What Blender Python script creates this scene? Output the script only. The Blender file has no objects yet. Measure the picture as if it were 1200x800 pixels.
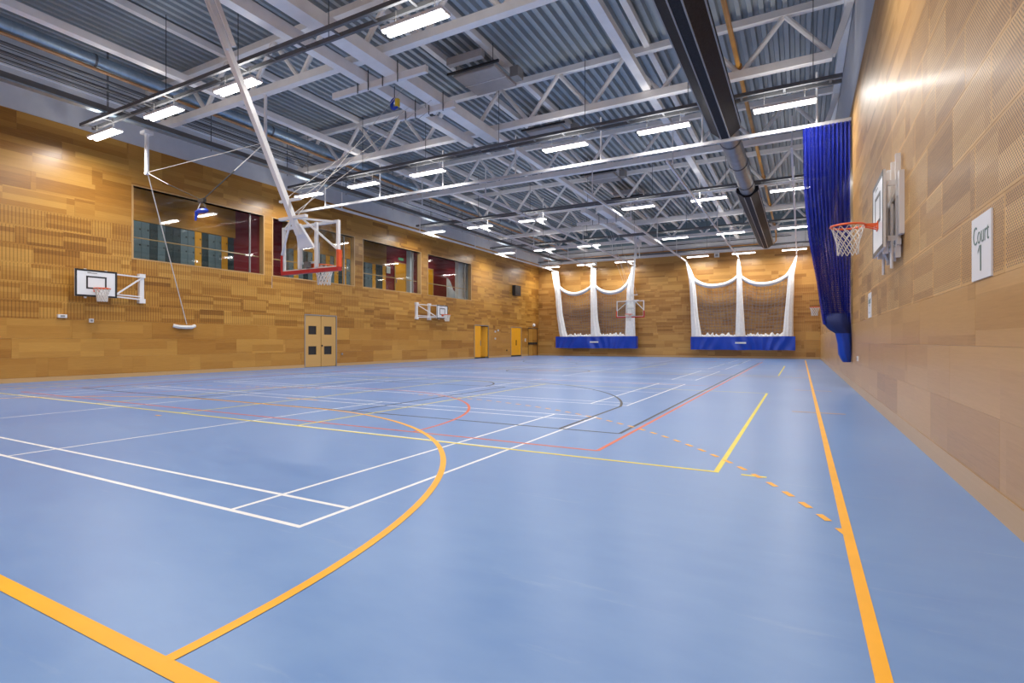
import bpy, math, random
from mathutils import Vector, Matrix
random.seed(7)
PI = math.pi
sc = bpy.context.scene
COL = sc.collection

# ------------------------------------------------------------------ camera, world, exposure
YAW = 0.4964
cam_d = bpy.data.cameras.new('camera')
cam_d.sensor_width = 36.0
cam_d.lens = 624.65 / 1200 * 36.0
cam_d.clip_start = 0.05
cam_d.clip_end = 300
cam = bpy.data.objects.new('camera', cam_d)
cam.location = (0, 0, 1.272)
cam.rotation_euler = (PI / 2, 0, YAW)
COL.objects.link(cam)
sc.camera = cam
world = bpy.data.worlds.new('world')
sc.world = world
world.use_nodes = True
world.node_tree.nodes['Background'].inputs[0].default_value = (0.02, 0.022, 0.025, 1)
world.node_tree.nodes['Background'].inputs[1].default_value = 1.0
vs = sc.view_settings
vs.view_transform = 'Standard'
vs.look = 'None'
vs.exposure = 0.0
vs.gamma = 1.0
vs.use_curve_mapping = False
sc.cycles.transparent_max_bounces = 24
sc.cycles.max_bounces = 8
sc.cycles.diffuse_bounces = 5
LAMP_W = 130.0            # downward power of one hall light fitting
ROOF_FILL_W = 19.0            # power of the upward fill lamp added to brighten the roof
LAMP_COL = (1.0, 0.965, 0.92)

# ------------------------------------------------------------------ the hall (metres)
WR, WL, WF, WN = 1.265, -21.2, 44.3, -1.9      # right, left, far, near wall faces
CX = -9.7                                      # centre line of all courts
ROOF = 10.75                                   # underside of the roof deck
LIGHT_X = (-19.25, -16.0, -12.68, -6.95, -3.7, -0.4)
LIGHT_Y = (0.6, 8.65, 16.55, 25.7, 34.4, 42.7)
LIGHT_Z = 7.78
TRUSS_Y = (-1.0, 4.95, 10.9, 16.85, 22.8, 28.75, 34.7, 40.65)
CHORD_Z = 9.03
TOP_Z = 10.5

# ------------------------------------------------------------------ materials
def nodes(m):
    m.use_nodes = True
    nt = m.node_tree
    return nt, nt.nodes, nt.links, nt.nodes['Principled BSDF']

def mat(name, col, rough=0.5, metal=0.0, var=0.0, vscale=3.0, emit=0.0, spec=0.5, coat=0.0):
    m = bpy.data.materials.new(name)
    nt, N, L, p = nodes(m)
    p.inputs['Base Color'].default_value = (*col, 1)
    p.inputs['Roughness'].default_value = rough
    p.inputs['Metallic'].default_value = metal
    p.inputs['Specular IOR Level'].default_value = spec
    if coat: p.inputs['Coat Weight'].default_value = coat
    tc = N.new('ShaderNodeTexCoord')
    no = N.new('ShaderNodeTexNoise')
    no.inputs['Scale'].default_value = vscale
    no.inputs['Detail'].default_value = 4
    L.new(tc.outputs['Object'], no.inputs['Vector'])
    r = N.new('ShaderNodeValToRGB')
    v = max(var, 0.02)
    r.color_ramp.elements[0].position = 0.3
    r.color_ramp.elements[1].position = 0.7
    r.color_ramp.elements[0].color = (*[c * (1 - v) for c in col], 1)
    r.color_ramp.elements[1].color = (*[min(1, c * (1 + v)) for c in col], 1)
    L.new(no.outputs['Fac'], r.inputs['Fac'])
    L.new(r.outputs['Color'], p.inputs['Base Color'])
    if emit:
        p.inputs['Emission Color'].default_value = (*col, 1)
        p.inputs['Emission Strength'].default_value = emit
    return m

def M(nt, op, a, b=None, c=None, clamp=False):
    n = nt.nodes.new('ShaderNodeMath')
    n.operation = op
    n.use_clamp = clamp
    for i, x in enumerate((a, b, c)):
        if x is None: continue
        if isinstance(x, (int, float)): n.inputs[i].default_value = x
        else: nt.links.new(x, n.inputs[i])
    return n.outputs[0]

def wood(name, dark, mid, light, strip=0.19, holes=None, half=(0.57, 0.28), rough=0.34, vary=1.0):
    """veneered wall panel in its own object space: x along the wall, z up"""
    m = bpy.data.materials.new(name)
    nt, N, L, p = nodes(m)
    tc = N.new('ShaderNodeTexCoord')
    oi = N.new('ShaderNodeObjectInfo')
    sx = N.new('ShaderNodeSeparateXYZ')
    L.new(tc.outputs['Object'], sx.inputs[0])
    x, z = sx.outputs['X'], sx.outputs['Z']
    rnd = oi.outputs['Random']
    sid = M(nt, 'FLOOR', M(nt, 'ADD', M(nt, 'DIVIDE', z, strip), M(nt, 'MULTIPLY', rnd, 9.0)))
    xid = M(nt, 'FLOOR', M(nt, 'ADD', M(nt, 'DIVIDE', x, 1.6), M(nt, 'MULTIPLY', rnd, 5.0)))
    cv = N.new('ShaderNodeCombineXYZ')
    L.new(sid, cv.inputs[0]); L.new(xid, cv.inputs[1]); L.new(M(nt, 'MULTIPLY', rnd, 51.0), cv.inputs[2])
    wn = N.new('ShaderNodeTexWhiteNoise')
    L.new(cv.outputs[0], wn.inputs['Vector'])
    # grain
    gv = N.new('ShaderNodeCombineXYZ')
    L.new(M(nt, 'MULTIPLY', x, 1.3), gv.inputs[0])
    L.new(M(nt, 'MULTIPLY', z, 26.0), gv.inputs[2])
    L.new(M(nt, 'MULTIPLY', wn.outputs['Value'], 90.0), gv.inputs[1])
    gn = N.new('ShaderNodeTexNoise')
    gn.inputs['Scale'].default_value = 2.2
    gn.inputs['Detail'].default_value = 5
    gn.inputs['Distortion'].default_value = 0.8
    L.new(gv.outputs[0], gn.inputs['Vector'])
    tone = M(nt, 'ADD', M(nt, 'MULTIPLY', wn.outputs['Value'], 0.5 * vary),
             M(nt, 'MULTIPLY', M(nt, 'ADD', rnd, M(nt, 'MULTIPLY', gn.outputs['Fac'], 1.4)), 0.26))
    tone = M(nt, 'ADD', tone, 0.25 * (1 - vary))
    r = N.new('ShaderNodeValToRGB')
    cr = r.color_ramp
    cr.elements[0].position = 0.08; cr.elements[0].color = (*dark, 1)
    cr.elements[1].position = 0.95; cr.elements[1].color = (*light, 1)
    e = cr.elements.new(0.42); e.color = (*mid, 1)
    L.new(tone, r.inputs['Fac'])
    out = r.outputs['Color']
    if holes:
        kind, px, pz, rad = holes
        inx = M(nt, 'LESS_THAN', M(nt, 'ABSOLUTE', x), half[0] - 0.022)
        inz = M(nt, 'LESS_THAN', M(nt, 'ABSOLUTE', z), half[1] - 0.022)
        if kind == 'dots':
            row = M(nt, 'FLOOR', M(nt, 'DIVIDE', z, pz))
            stag = M(nt, 'MULTIPLY', M(nt, 'MODULO', M(nt, 'ABSOLUTE', row), 2.0), 0.5)
            fx = M(nt, 'MULTIPLY', M(nt, 'SUBTRACT', M(nt, 'FRACT', M(nt, 'ADD', M(nt, 'DIVIDE', x, px), stag)), 0.5), px)
            fz = M(nt, 'MULTIPLY', M(nt, 'SUBTRACT', M(nt, 'FRACT', M(nt, 'DIVIDE', z, pz)), 0.5), pz)
            d = M(nt, 'SQRT', M(nt, 'ADD', M(nt, 'MULTIPLY', fx, fx), M(nt, 'MULTIPLY', fz, fz)))
            hole = M(nt, 'LESS_THAN', d, rad)
        else:
            fx = M(nt, 'MULTIPLY', M(nt, 'ABSOLUTE', M(nt, 'SUBTRACT', M(nt, 'FRACT', M(nt, 'DIVIDE', x, px)), 0.5)), px)
            hole = M(nt, 'MULTIPLY', M(nt, 'LESS_THAN', fx, rad), 0.42)
        hole = M(nt, 'MULTIPLY', hole, M(nt, 'MULTIPLY', inx, inz))
        mx = N.new('ShaderNodeMix')
        mx.data_type = 'RGBA'
        L.new(hole, mx.inputs[0]); L.new(out, mx.inputs[6])
        mx.inputs[7].default_value = (dark[0] * 0.28, dark[1] * 0.25, dark[2] * 0.25, 1)
        out = mx.outputs[2]
    L.new(out, p.inputs['Base Color'])
    p.inputs['Roughness'].default_value = rough
    p.inputs['Coat Weight'].default_value = 0.06
    p.inputs['Coat Roughness'].default_value = 0.22
    return m

def netmat(name, col, alpha, streak=None, grid=None):
    """a knotted net: threads with open holes between them"""
    m = bpy.data.materials.new(name)
    nt, N, L, p = nodes(m)
    p.inputs['Base Color'].default_value = (*col, 1)
    p.inputs['Roughness'].default_value = 0.6
    tr = N.new('ShaderNodeBsdfTransparent')
    mx = N.new('ShaderNodeMixShader')
    tc = N.new('ShaderNodeTexCoord')
    sx = N.new('ShaderNodeSeparateXYZ')
    L.new(tc.outputs['UV'], sx.inputs[0])
    u, v = sx.outputs['X'], sx.outputs['Y']
    if grid:
        g, w = grid
        a = M(nt, 'LESS_THAN', M(nt, 'FRACT', M(nt, 'DIVIDE', u, g)), w)
        b = M(nt, 'LESS_THAN', M(nt, 'FRACT', M(nt, 'DIVIDE', v, g)), w)
        fac = M(nt, 'MAXIMUM', M(nt, 'MAXIMUM', a, b), alpha)
    else:
        d1 = M(nt, 'FRACT', M(nt, 'ADD', M(nt, 'MULTIPLY', u, 22.0), M(nt, 'MULTIPLY', v, 9.0)))
        d2 = M(nt, 'FRACT', M(nt, 'SUBTRACT', M(nt, 'MULTIPLY', u, 22.0), M(nt, 'MULTIPLY', v, 9.0)))
        fac = M(nt, 'MAXIMUM', M(nt, 'LESS_THAN', d1, alpha), M(nt, 'LESS_THAN', d2, alpha))
    L.new(fac, mx.inputs[0])
    L.new(tr.outputs[0], mx.inputs[1]); L.new(p.outputs[0], mx.inputs[2])
    L.new(mx.outputs[0], N['Material Output'].inputs['Surface'])
    return m

def glassmat(name, tint=(0.92, 0.95, 0.94), refl=0.08):
    m = bpy.data.materials.new(name)
    nt, N, L, p = nodes(m)
    tr = N.new('ShaderNodeBsdfTransparent'); tr.inputs[0].default_value = (*tint, 1)
    gl = N.new('ShaderNodeBsdfGlossy'); gl.inputs['Roughness'].default_value = 0.03
    fr = N.new('ShaderNodeFresnel'); fr.inputs[0].default_value = 1.45
    mx = N.new('ShaderNodeMixShader')
    ge = N.new('ShaderNodeNewGeometry')
    front = M(nt, 'SUBTRACT', 1.0, ge.outputs['Backfacing'])
    L.new(M(nt, 'MULTIPLY', M(nt, 'ADD', fr.outputs[0], refl * 0.3, clamp=True), front), mx.inputs[0])
    L.new(tr.outputs[0], mx.inputs[1]); L.new(gl.outputs[0], mx.inputs[2])
    L.new(mx.outputs[0], N['Material Output'].inputs['Surface'])
    return m

def floormat():
    m = bpy.data.materials.new('blue_sports_floor')
    nt, N, L, p = nodes(m)
    tc = N.new('ShaderNodeTexCoord')
    n1 = N.new('ShaderNodeTexNoise'); n1.inputs['Scale'].default_value = 0.35; n1.inputs['Detail'].default_value = 5
    n2 = N.new('ShaderNodeTexNoise'); n2.inputs['Scale'].default_value = 2.6; n2.inputs['Detail'].default_value = 6
    mp = N.new('ShaderNodeMapping'); mp.inputs['Scale'].default_value = (1.0, 2.2, 1)
    mp.inputs['Rotation'].default_value = (0, 0, 0.5)
    L.new(tc.outputs['Object'], n1.inputs['Vector'])
    L.new(tc.outputs['Object'], mp.inputs[0]); L.new(mp.outputs[0], n2.inputs['Vector'])
    f = M(nt, 'ADD', M(nt, 'MULTIPLY', n1.outputs['Fac'], 0.6), M(nt, 'MULTIPLY', n2.outputs['Fac'], 0.4))
    r = N.new('ShaderNodeValToRGB')
    r.color_ramp.elements[0].position = 0.3; r.color_ramp.elements[0].color = (0.120, 0.250, 0.56, 1)
    r.color_ramp.elements[1].position = 0.7; r.color_ramp.elements[1].color = (0.180, 0.325, 0.62, 1)
    L.new(f, r.inputs['Fac'])
    # pale scuffs
    n3 = N.new('ShaderNodeTexNoise'); n3.inputs['Scale'].default_value = 1.1; n3.inputs['Detail'].default_value = 8
    n3.inputs['Roughness'].default_value = 0.7
    m3 = N.new('ShaderNodeMapping'); m3.inputs['Scale'].default_value = (0.7, 5.0, 1); m3.inputs['Rotation'].default_value = (0, 0, -0.55)
    L.new(tc.outputs['Object'], m3.inputs[0]); L.new(m3.outputs[0], n3.inputs['Vector'])
    sc_ = M(nt, 'MULTIPLY', M(nt, 'SUBTRACT', n3.outputs['Fac'], 0.60, clamp=True), 1.6, clamp=True)
    mx = N.new('ShaderNodeMix'); mx.data_type = 'RGBA'
    L.new(sc_, mx.inputs[0]); L.new(r.outputs['Color'], mx.inputs[6]); mx.inputs[7].default_value = (0.42, 0.52, 0.66, 1)
    L.new(mx.outputs[2], p.inputs['Base Color'])
    L.new(M(nt, 'ADD', M(nt, 'MULTIPLY', n2.outputs['Fac'], 0.10), 0.29), p.inputs['Roughness'])
    p.inputs['Specular IOR Level'].default_value = 0.42
    return m

LW = ((0.19, 0.070, 0.009), (0.41, 0.180, 0.027), (0.64, 0.345, 0.072))
RWD = ((0.25, 0.115, 0.034), (0.49, 0.258, 0.078), (0.67, 0.40, 0.15))
MT = dict(
    wood_l=wood('veneer_plain_left', *LW, strip=0.19),
    wood_low=wood('veneer_plain_low', *LW, strip=0.29, vary=0.45),
    perf_l=wood('veneer_slotted_left', *LW, strip=0.145, holes=('slots', 0.09, 0, 0.013), half=(0.615, 0.287)),
    wood_r=wood('veneer_plain_right', *RWD, strip=0.19, rough=0.48),
    wood_rlow=wood('veneer_plain_right_low', *RWD, strip=0.29, rough=0.33, vary=0.5),
    perf_r=wood('veneer_perforated_right', *RWD, strip=0.19, holes=('dots', 0.036, 0.0185, 0.0075), half=(0.573, 0.2825), rough=0.50),
    wood_f=wood('veneer_plain_far', (0.22, 0.092, 0.018), (0.43, 0.205, 0.05), (0.62, 0.35, 0.10), strip=0.29),
    perf_f=wood('veneer_slotted_far', (0.21, 0.085, 0.016), (0.41, 0.19, 0.045), (0.60, 0.33, 0.095), strip=0.145, holes=('slots', 0.09, 0, 0.009), half=(0.615, 0.287)),
    skirt=wood('veneer_skirting', (0.45, 0.26, 0.10), (0.56, 0.34, 0.14), (0.66, 0.43, 0.2), strip=0.3, vary=0.4),
    floor=floormat(),
    grey=mat('pale_grey_plaster', (0.62, 0.63, 0.66), 0.7, var=0.04),
    deck=mat('galvanised_roof_deck', (0.36, 0.405, 0.44), 0.45, 0.25, var=0.10, vscale=0.6),
    steel=mat('pale_grey_steel_paint', (0.87, 0.85, 0.83), 0.45, var=0.04),
    steel2=mat('white_steel_paint', (0.80, 0.80, 0.81), 0.35, var=0.03),
    tray=mat('dark_grey_tray_steel', (0.16, 0.165, 0.175), 0.5, 0.4, var=0.1),
    galv=mat('galvanised_duct_steel', (0.36, 0.46, 0.55), 0.35, 0.6, var=0.12, vscale=5),
    duct=mat('grey_round_duct_steel', (0.30, 0.32, 0.34), 0.4, 0.5, var=0.12),
    black=mat('black_perforated_metal', (0.020, 0.020, 0.024), 0.6, 0.0, var=0.35, vscale=20, spec=0.2),
    dark=mat('near_black_plastic', (0.02, 0.02, 0.022), 0.4),
    gas=mat('ochre_gas_pipe_paint', (0.56, 0.27, 0.05), 0.4, var=0.12),
    copper=mat('copper_pipe', (0.55, 0.30, 0.14), 0.35, 0.5, var=0.1),
    white=mat('white_powder_coat', (0.82, 0.82, 0.83), 0.3, var=0.02),
    trackpaint=mat('pale_grey_track_paint', (0.50, 0.50, 0.52), 0.35, var=0.03),
    offwhite=mat('off_white_plastic', (0.78, 0.77, 0.74), 0.45),
    tube=mat('lit_diffuser', (1.0, 0.98, 0.95), 0.5, emit=9.0),
    lw=mat('white_court_line', (0.83, 0.85, 0.88), 0.4, var=0.03),
    lo=mat('orange_court_line', (0.93, 0.44, 0.004), 0.45, var=0.05),
    ly=mat('yellow_court_line', (0.84, 0.70, 0.03), 0.4, var=0.05),
    lr=mat('red_court_line', (0.72, 0.13, 0.035), 0.4, var=0.05),
    lb=mat('black_court_line', (0.03, 0.025, 0.03), 0.4, var=0.1),
    board=mat('white_backboard', (0.80, 0.82, 0.84), 0.3, var=0.02),
    red=mat('red_padding', (0.50, 0.015, 0.02), 0.45, var=0.06),
    redpad=mat('orange_red_padding', (0.80, 0.09, 0.02), 0.45),
    rim=mat('orange_rim_paint', (0.80, 0.12, 0.02), 0.35),
    cord=mat('white_cord', (0.72, 0.69, 0.64), 0.7),
    strap=mat('black_strap', (0.02, 0.02, 0.02), 0.6),
    blue=mat('royal_blue_vinyl', (0.004, 0.05, 0.44), 0.35, var=0.1, vscale=2),
    navy=mat('dark_blue_fabric', (0.003, 0.016, 0.13), 0.6, var=0.15),
    bluenet=netmat('blue_netting', (0.002, 0.016, 0.36), 0.33),
    whitenet=mat('white_gathered_netting', (0.80, 0.80, 0.80), 0.8, var=0.06, vscale=6),
    backnet=netmat('fine_dark_netting', (0.25, 0.21, 0.19), 0.12, grid=(0.24, 0.12)),
    glass=glassmat('clear_glass'),
    board_glass=glassmat('backboard_glass', (0.93, 0.95, 0.95), 0.1),
    orange=mat('orange_laminate', (0.90, 0.40, 0.01), 0.4, var=0.04),
    orange2=mat('orange_locker_paint', (0.80, 0.36, 0.015), 0.4),
    lgrey=mat('grey_blue_locker_paint', (0.15, 0.21, 0.25), 0.4, var=0.05),
    ldark=mat('charcoal_locker_paint', (0.025, 0.045, 0.055), 0.4),
    crimson=mat('dark_red_wall_paint', (0.20, 0.005, 0.013), 0.6, var=0.08),
    frame=mat('grey_metal_frame', (0.34, 0.33, 0.32), 0.4, 0.4),
    doorwood=wood('door_veneer', (0.50, 0.27, 0.075), (0.60, 0.35, 0.11), (0.68, 0.42, 0.15), strip=3.0, vary=0.3),
    green=mat('grey_green_lettering', (0.13, 0.22, 0.19), 0.5),
    sign=mat('white_sign_board', (0.78, 0.78, 0.80), 0.4, var=0.02),
    heater=mat('beige_grey_heater_panel', (0.40, 0.37, 0.36), 0.5, var=0.08),
    exitgreen=mat('green_exit_sign', (0.1, 0.35, 0.2), 0.4),
    yellow=mat('yellow_plastic', (0.75, 0.55, 0.03), 0.4),
)

# ------------------------------------------------------------------ mesh helpers
class MB:
    def __init__(s):
        s.v = []; s.f = []; s.uv = None
    def add(s, vs_, fs):
        o = len(s.v)
        s.v += [tuple(p) for p in vs_]
        s.f += [tuple(i + o for i in f) for f in fs]
        return s
    def box(s, x0, x1, y0, y1, z0, z1):
        v = [(x, y, z) for x in (x0, x1) for y in (y0, y1) for z in (z0, z1)]
        return s.add(v, [(0, 1, 3, 2), (4, 6, 7, 5), (0, 4, 5, 1), (2, 3, 7, 6), (0, 2, 6, 4), (1, 5, 7, 3)])
    def bar(s, a, b, w, h, up=(0, 0, 1)):
        a, b = Vector(a), Vector(b)
        d = (b - a).normalized()
        u = Vector(up)
        if abs(d.dot(u)) > 0.98: u = Vector((0, 1, 0))
        sx = d.cross(u).normalized() * w / 2
        sz = sx.cross(d).normalized() * h / 2
        v = [p + i * sx + j * sz for p in (a, b) for i in (-1, 1) for j in (-1, 1)]
        return s.add(v, [(0, 1, 3, 2), (4, 6, 7, 5), (0, 4, 5, 1), (2, 3, 7, 6), (0, 2, 6, 4), (1, 5, 7, 3)])
    def path(s, pts, r, n=8, closed=False, rs=None):
        pts = [Vector(p) for p in pts]
        k = len(pts); rings = []
        prev = None
        for i, p in enumerate(pts):
            a = pts[(i - 1) % k] if (closed or i > 0) else p
            b = pts[(i + 1) % k] if (closed or i < k - 1) else p
            d = (b - a).normalized()
            if prev is None:
                u = Vector((0, 0, 1)) if abs(d.z) < 0.9 else Vector((0, 1, 0))
            else:
                u = prev
            sx = d.cross(u).normalized(); sz = sx.cross(d).normalized(); prev = sz
            rr = rs[i] if rs else r
            rings.append([p + (sx * math.cos(2 * PI * j / n) + sz * math.sin(2 * PI * j / n)) * rr for j in range(n)])
        v = [q for ring in rings for q in ring]; f = []
        m = k if closed else k - 1
        for i in range(m):
            i2 = (i + 1) % k
            for j in range(n):
                j2 = (j + 1) % n
                f.append((i * n + j, i * n + j2, i2 * n + j2, i2 * n + j))
        if not closed:
            f.append(tuple(range(n - 1, -1, -1))); f.append(tuple(range((k - 1) * n, k * n)))
        return s.add(v, f)
    def tube(s, a, b, r, n=8, r1=None):
        return s.path([a, b], r, n, rs=[r, r1 if r1 is not None else r])
    def prism(s, prof, y0, y1):      # closed profile in (x, z), extruded along y
        n = len(prof)
        v = [(x, y0, z) for x, z in prof] + [(x, y1, z) for x, z in prof]
        f = [(i, (i + 1) % n, n + (i + 1) % n, n + i) for i in range(n)]
        f += [tuple(range(n - 1, -1, -1)), tuple(range(n, 2 * n))]
        return s.add(v, f)
    def loft(s, rings):
        n = len(rings[0]); v = [p for r in rings for p in r]; f = []
        for i in range(len(rings) - 1):
            for j in range(n):
                j2 = (j + 1) % n
                f.append((i * n + j, i * n + j2, (i + 1) * n + j2, (i + 1) * n + j))
        f.append(tuple(range(n - 1, -1, -1))); f.append(tuple(range((len(rings) - 1) * n, len(rings) * n)))
        return s.add(v, f)
    def mesh(s, name, m, smooth=False):
        me = bpy.data.meshes.new(name)
        me.from_pydata(s.v, [], s.f)
        me.materials.append(MT[m] if isinstance(m, str) else m)
        if smooth:
            for p in me.polygons: p.use_smooth = True
            me.set_sharp_from_angle(angle=0.7)
        me.update()
        return me
    def build(s, name, m, parent=None, smooth=False, loc=None):
        o = bpy.data.objects.new(name, s.mesh(name, m, smooth))
        if loc: o.location = loc
        COL.objects.link(o)
        if parent: o.parent = parent
        return o

def sheet(name, m, parent, fn, nu, nv, usize, vsize, smooth=True):
    """a hanging sheet: fn(a, b) -> point, a and b in 0..1, with UVs in metres"""
    v = [fn(i / nu, j / nv) for j in range(nv + 1) for i in range(nu + 1)]
    f = [(j * (nu + 1) + i, j * (nu + 1) + i + 1, (j + 1) * (nu + 1) + i + 1, (j + 1) * (nu + 1) + i) for j in range(nv) for i in range(nu)]
    me = bpy.data.meshes.new(name)
    me.from_pydata([tuple(p) for p in v], [], f)
    me.materials.append(MT[m])
    uvl = me.uv_layers.new(name='uv')
    for poly in me.polygons:
        poly.use_smooth = smooth
        for li in poly.loop_indices:
            k = me.loops[li].vertex_index
            uvl.data[li].uv = ((k % (nu + 1)) / nu * usize, (k // (nu + 1)) / nv * vsize)
    o = bpy.data.objects.new(name, me)
    COL.objects.link(o)
    if parent: o.parent = parent
    return o

def tag(o, label, cat=None, group=None, kind=None):
    if label: o['label'] = label
    if cat: o['category'] = cat
    if group: o['group'] = group
    if kind: o['kind'] = kind
    return o

def thing(name, label, cat, loc=(0, 0, 0), group=None, kind=None, rz=0.0):
    o = bpy.data.objects.new(name, None)
    o.empty_display_size = 0.2
    o.location = loc
    o.rotation_euler = (0, 0, rz)
    COL.objects.link(o)
    return tag(o, label, cat, group, kind)

def struct(o, label):
    o['kind'] = 'structure'
    o['label'] = label
    return o

def dup(root, loc, rz=None, label=None, parent=None):
    c = root.copy(); COL.objects.link(c)
    if loc is not None: c.location = loc
    if rz is not None: c.rotation_euler = (0, 0, rz)
    if label: c['label'] = label
    if parent is not None: c.parent = parent
    for ch in root.children: dup(ch, None, None, None, c)
    return c

# ------------------------------------------------------------------ rectangles: panels round openings
def cut(rects, hole):
    out = []
    a0, a1, b0, b1 = hole
    for (x0, x1, y0, y1) in rects:
        if x1 <= a0 + 1e-6 or x0 >= a1 - 1e-6 or y1 <= b0 + 1e-6 or y0 >= b1 - 1e-6:
            out.append((x0, x1, y0, y1)); continue
        if x0 < a0: out.append((x0, a0, y0, y1)); x0 = a0
        if x1 > a1: out.append((a1, x1, y0, y1)); x1 = a1
        if y0 < b0: out.append((x0, x1, y0, b0))
        if y1 > b1: out.append((x0, x1, b1, y1))
    return out

PANEL_CACHE = {}
def panel_geo(w, h, t=0.018, c=0.0015, g=0.0007):
    """a panel with chamfered front edges; local x along the wall, z up, front towards -y"""
    mb = MB()
    hw, hh = w / 2 - g, h / 2 - g
    v = []
    for (ix, y) in ((0.0, 0.0), (0.0, -t + c), (c, -t)):
        v += [(-hw + ix, y, -hh + ix), (hw - ix, y, -hh + ix), (hw - ix, y, hh - ix), (-hw + ix, y, hh - ix)]
    f = []
    for k in (0, 4):
        for j in range(4):
            f.append((k + j, k + (j + 1) % 4, k + 4 + (j + 1) % 4, k + 4 + j))
    f.append((8, 9, 10, 11))
    mb.add(v, f)
    return mb

def panel(parent, wall, a0, a1, z0, z1, m):
    w, h = round(a1 - a0, 3), round(z1 - z0, 3)
    if w < 0.03 or h < 0.03: return
    key = (w, h, m)
    if key not in PANEL_CACHE: PANEL_CACHE[key] = panel_geo(w, h).mesh('panel', m)
    o = bpy.data.objects.new('panel', PANEL_CACHE[key])
    COL.objects.link(o)
    a, z = (a0 + a1) / 2, (z0 + z1) / 2
    if wall == 'left': o.location = (WL, a, z); o.rotation_euler = (0, 0, PI / 2)
    elif wall == 'right': o.location = (WR, a, z); o.rotation_euler = (0, 0, -PI / 2)
    elif wall == 'far': o.location = (a, WF, z)
    o.parent = parent
    return o

def joined_panels(parent, wall, rects, m, name='panel_field'):
    """the panels out of the picture or too foreshortened to pick apart, as one piece"""
    mb = MB()
    for (a0, a1, z0, z1) in rects:
        if a1 - a0 < 0.03 or z1 - z0 < 0.03: continue
        g = panel_geo(a1 - a0, z1 - z0)
        cx, cz = (a0 + a1) / 2, (z0 + z1) / 2
        mb.add([(x + cx, y, z + cz) for x, y, z in g.v], g.f)
    o = mb.build(name, m)
    if wall == 'left': o.location = (WL, 0, 0); o.rotation_euler = (0, 0, PI / 2)
    elif wall == 'right': o.location = (WR, 0, 0); o.rotation_euler = (0, 0, -PI / 2)
    elif wall == 'far': o.location = (0, WF, 0)
    elif wall == 'near': o.location = (0, WN, 0); o.rotation_euler = (0, 0, PI)
    o['kind'] = 'stuff'
    o.parent = parent
    return o

def rows(z0, z1, pitch):
    out = []; z = z0
    while z < z1 - 0.02:
        out.append((z, min(z1, z + pitch))); z += pitch
    return out

# ------------------------------------------------------------------ floor and its markings
FX0, FX1, FY0, FY1 = WL, WR, WN, WF
floor = struct(MB().box(FX0 - 0.2, FX1 + 0.2, FY0 - 0.2, FY1 + 0.2, -0.12, 0.0).build('floor', 'floor'),
               'blue sprung sports hall floor with overlapping court markings')

LINE_Z = {'lw': 0.0004, 'lb': 0.0010, 'lr': 0.0014, 'ly': 0.0018, 'lo': 0.0024}
LINE_N = {k: 0 for k in LINE_Z}
LINE_LABEL = {'lw': 'white badminton court line', 'lb': 'black basketball court line', 'lr': 'red netball court line',
              'ly': 'yellow volleyball court line', 'lo': 'orange handball court line'}
def flat(pts, m, name='court_line'):
    z = LINE_Z[m] + (-0.0002 if name == 'court_dash' else LINE_N[m] * 8e-6)
    LINE_N[m] += 1
    mb = MB()
    n = len(pts) // 2
    v = [(x, y, z) for x, y in pts]
    mb.add(v, [(2 * i, 2 * i + 1, 2 * i + 3, 2 * i + 2) for i in range(n - 1)])
    o = mb.build(name, m, floor)
    o['label'] = LINE_LABEL[m]
    return o
def lx(x, y0, y1, w, m):      # line along y
    flat([(x - w / 2, y0), (x + w / 2, y0), (x - w / 2, y1), (x + w / 2, y1)], m)
def ly(y, x0, x1, w, m):      # line along x
    flat([(x0, y - w / 2), (x0, y + w / 2), (x1, y - w / 2), (x1, y + w / 2)], m)
def arc(cx, cy, r, a0, a1, w, m, n=48, name='court_line', extra=None):
    pts = []
    for i in range(n + 1):
        a = a0 + (a1 - a0) * i / n
        pts += [(cx + (r - w / 2) * math.cos(a), cy + (r - w / 2) * math.sin(a)),
                (cx + (r + w / 2) * math.cos(a), cy + (r + w / 2) * math.sin(a))]
    flat(pts, m, name)

# badminton, five courts side by side, played across the hall
BX1 = -3.01; BX0 = BX1 - 13.4
for k in range(5):
    y0 = 2.507 + 7.846 * k; y1 = y0 + 6.1
    for y in (y0 + 0.02, y0 + 0.48, y1 - 0.48, y1 - 0.02): ly(y, BX0, BX1, 0.04, 'lw')
    for x in (BX1 - 0.02, BX1 - 0.78, BX1 - 4.74, BX0 + 4.74, BX0 + 0.78, BX0 + 0.02): lx(x, y0, y1, 0.04, 'lw')
    for xa, xb in ((BX0, BX0 + 4.74), (BX1 - 4.74, BX1)): ly((y0 + y1) / 2, xa, xb, 0.04, 'lw')
# volleyball, two courts
for y0 in (5.496, 22.0):
    y1 = y0 + 9.0
    x1 = CX + 9.0; x0 = CX - 9.0
    ly(y0 + 0.025, x0, x1, 0.05, 'ly'); ly(y1 - 0.025, x0, x1, 0.05, 'ly')
    for x in (x0 + 0.025, x1 - 0.025, CX - 3, CX + 3, CX): lx(x, y0, y1, 0.05, 'ly')
    ly(y0 + 0.025, x1 + 0.2, x1 + 0.42, 0.05, 'ly')
# netball
nx0, nx1, ny0, ny1 = CX - 7.62, CX + 7.62, 5.93, 36.4
ly(ny0, nx0, nx1, 0.05, 'lr'); ly(ny1, nx0, nx1, 0.05, 'lr')
lx(nx0, ny0, ny1, 0.05, 'lr'); lx(nx1, ny0, ny1, 0.05, 'lr')
for k in (1, 2): ly(ny0 + (ny1 - ny0) * k / 3, nx0, nx1, 0.05, 'lr')
arc(CX, ny0, 4.9, 0, PI, 0.05, 'lr'); arc(CX, ny1, 4.9, PI, 2 * PI, 0.05, 'lr')
arc(CX, (ny0 + ny1) / 2, 0.45, 0, 2 * PI, 0.05, 'lr', 24)
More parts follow.
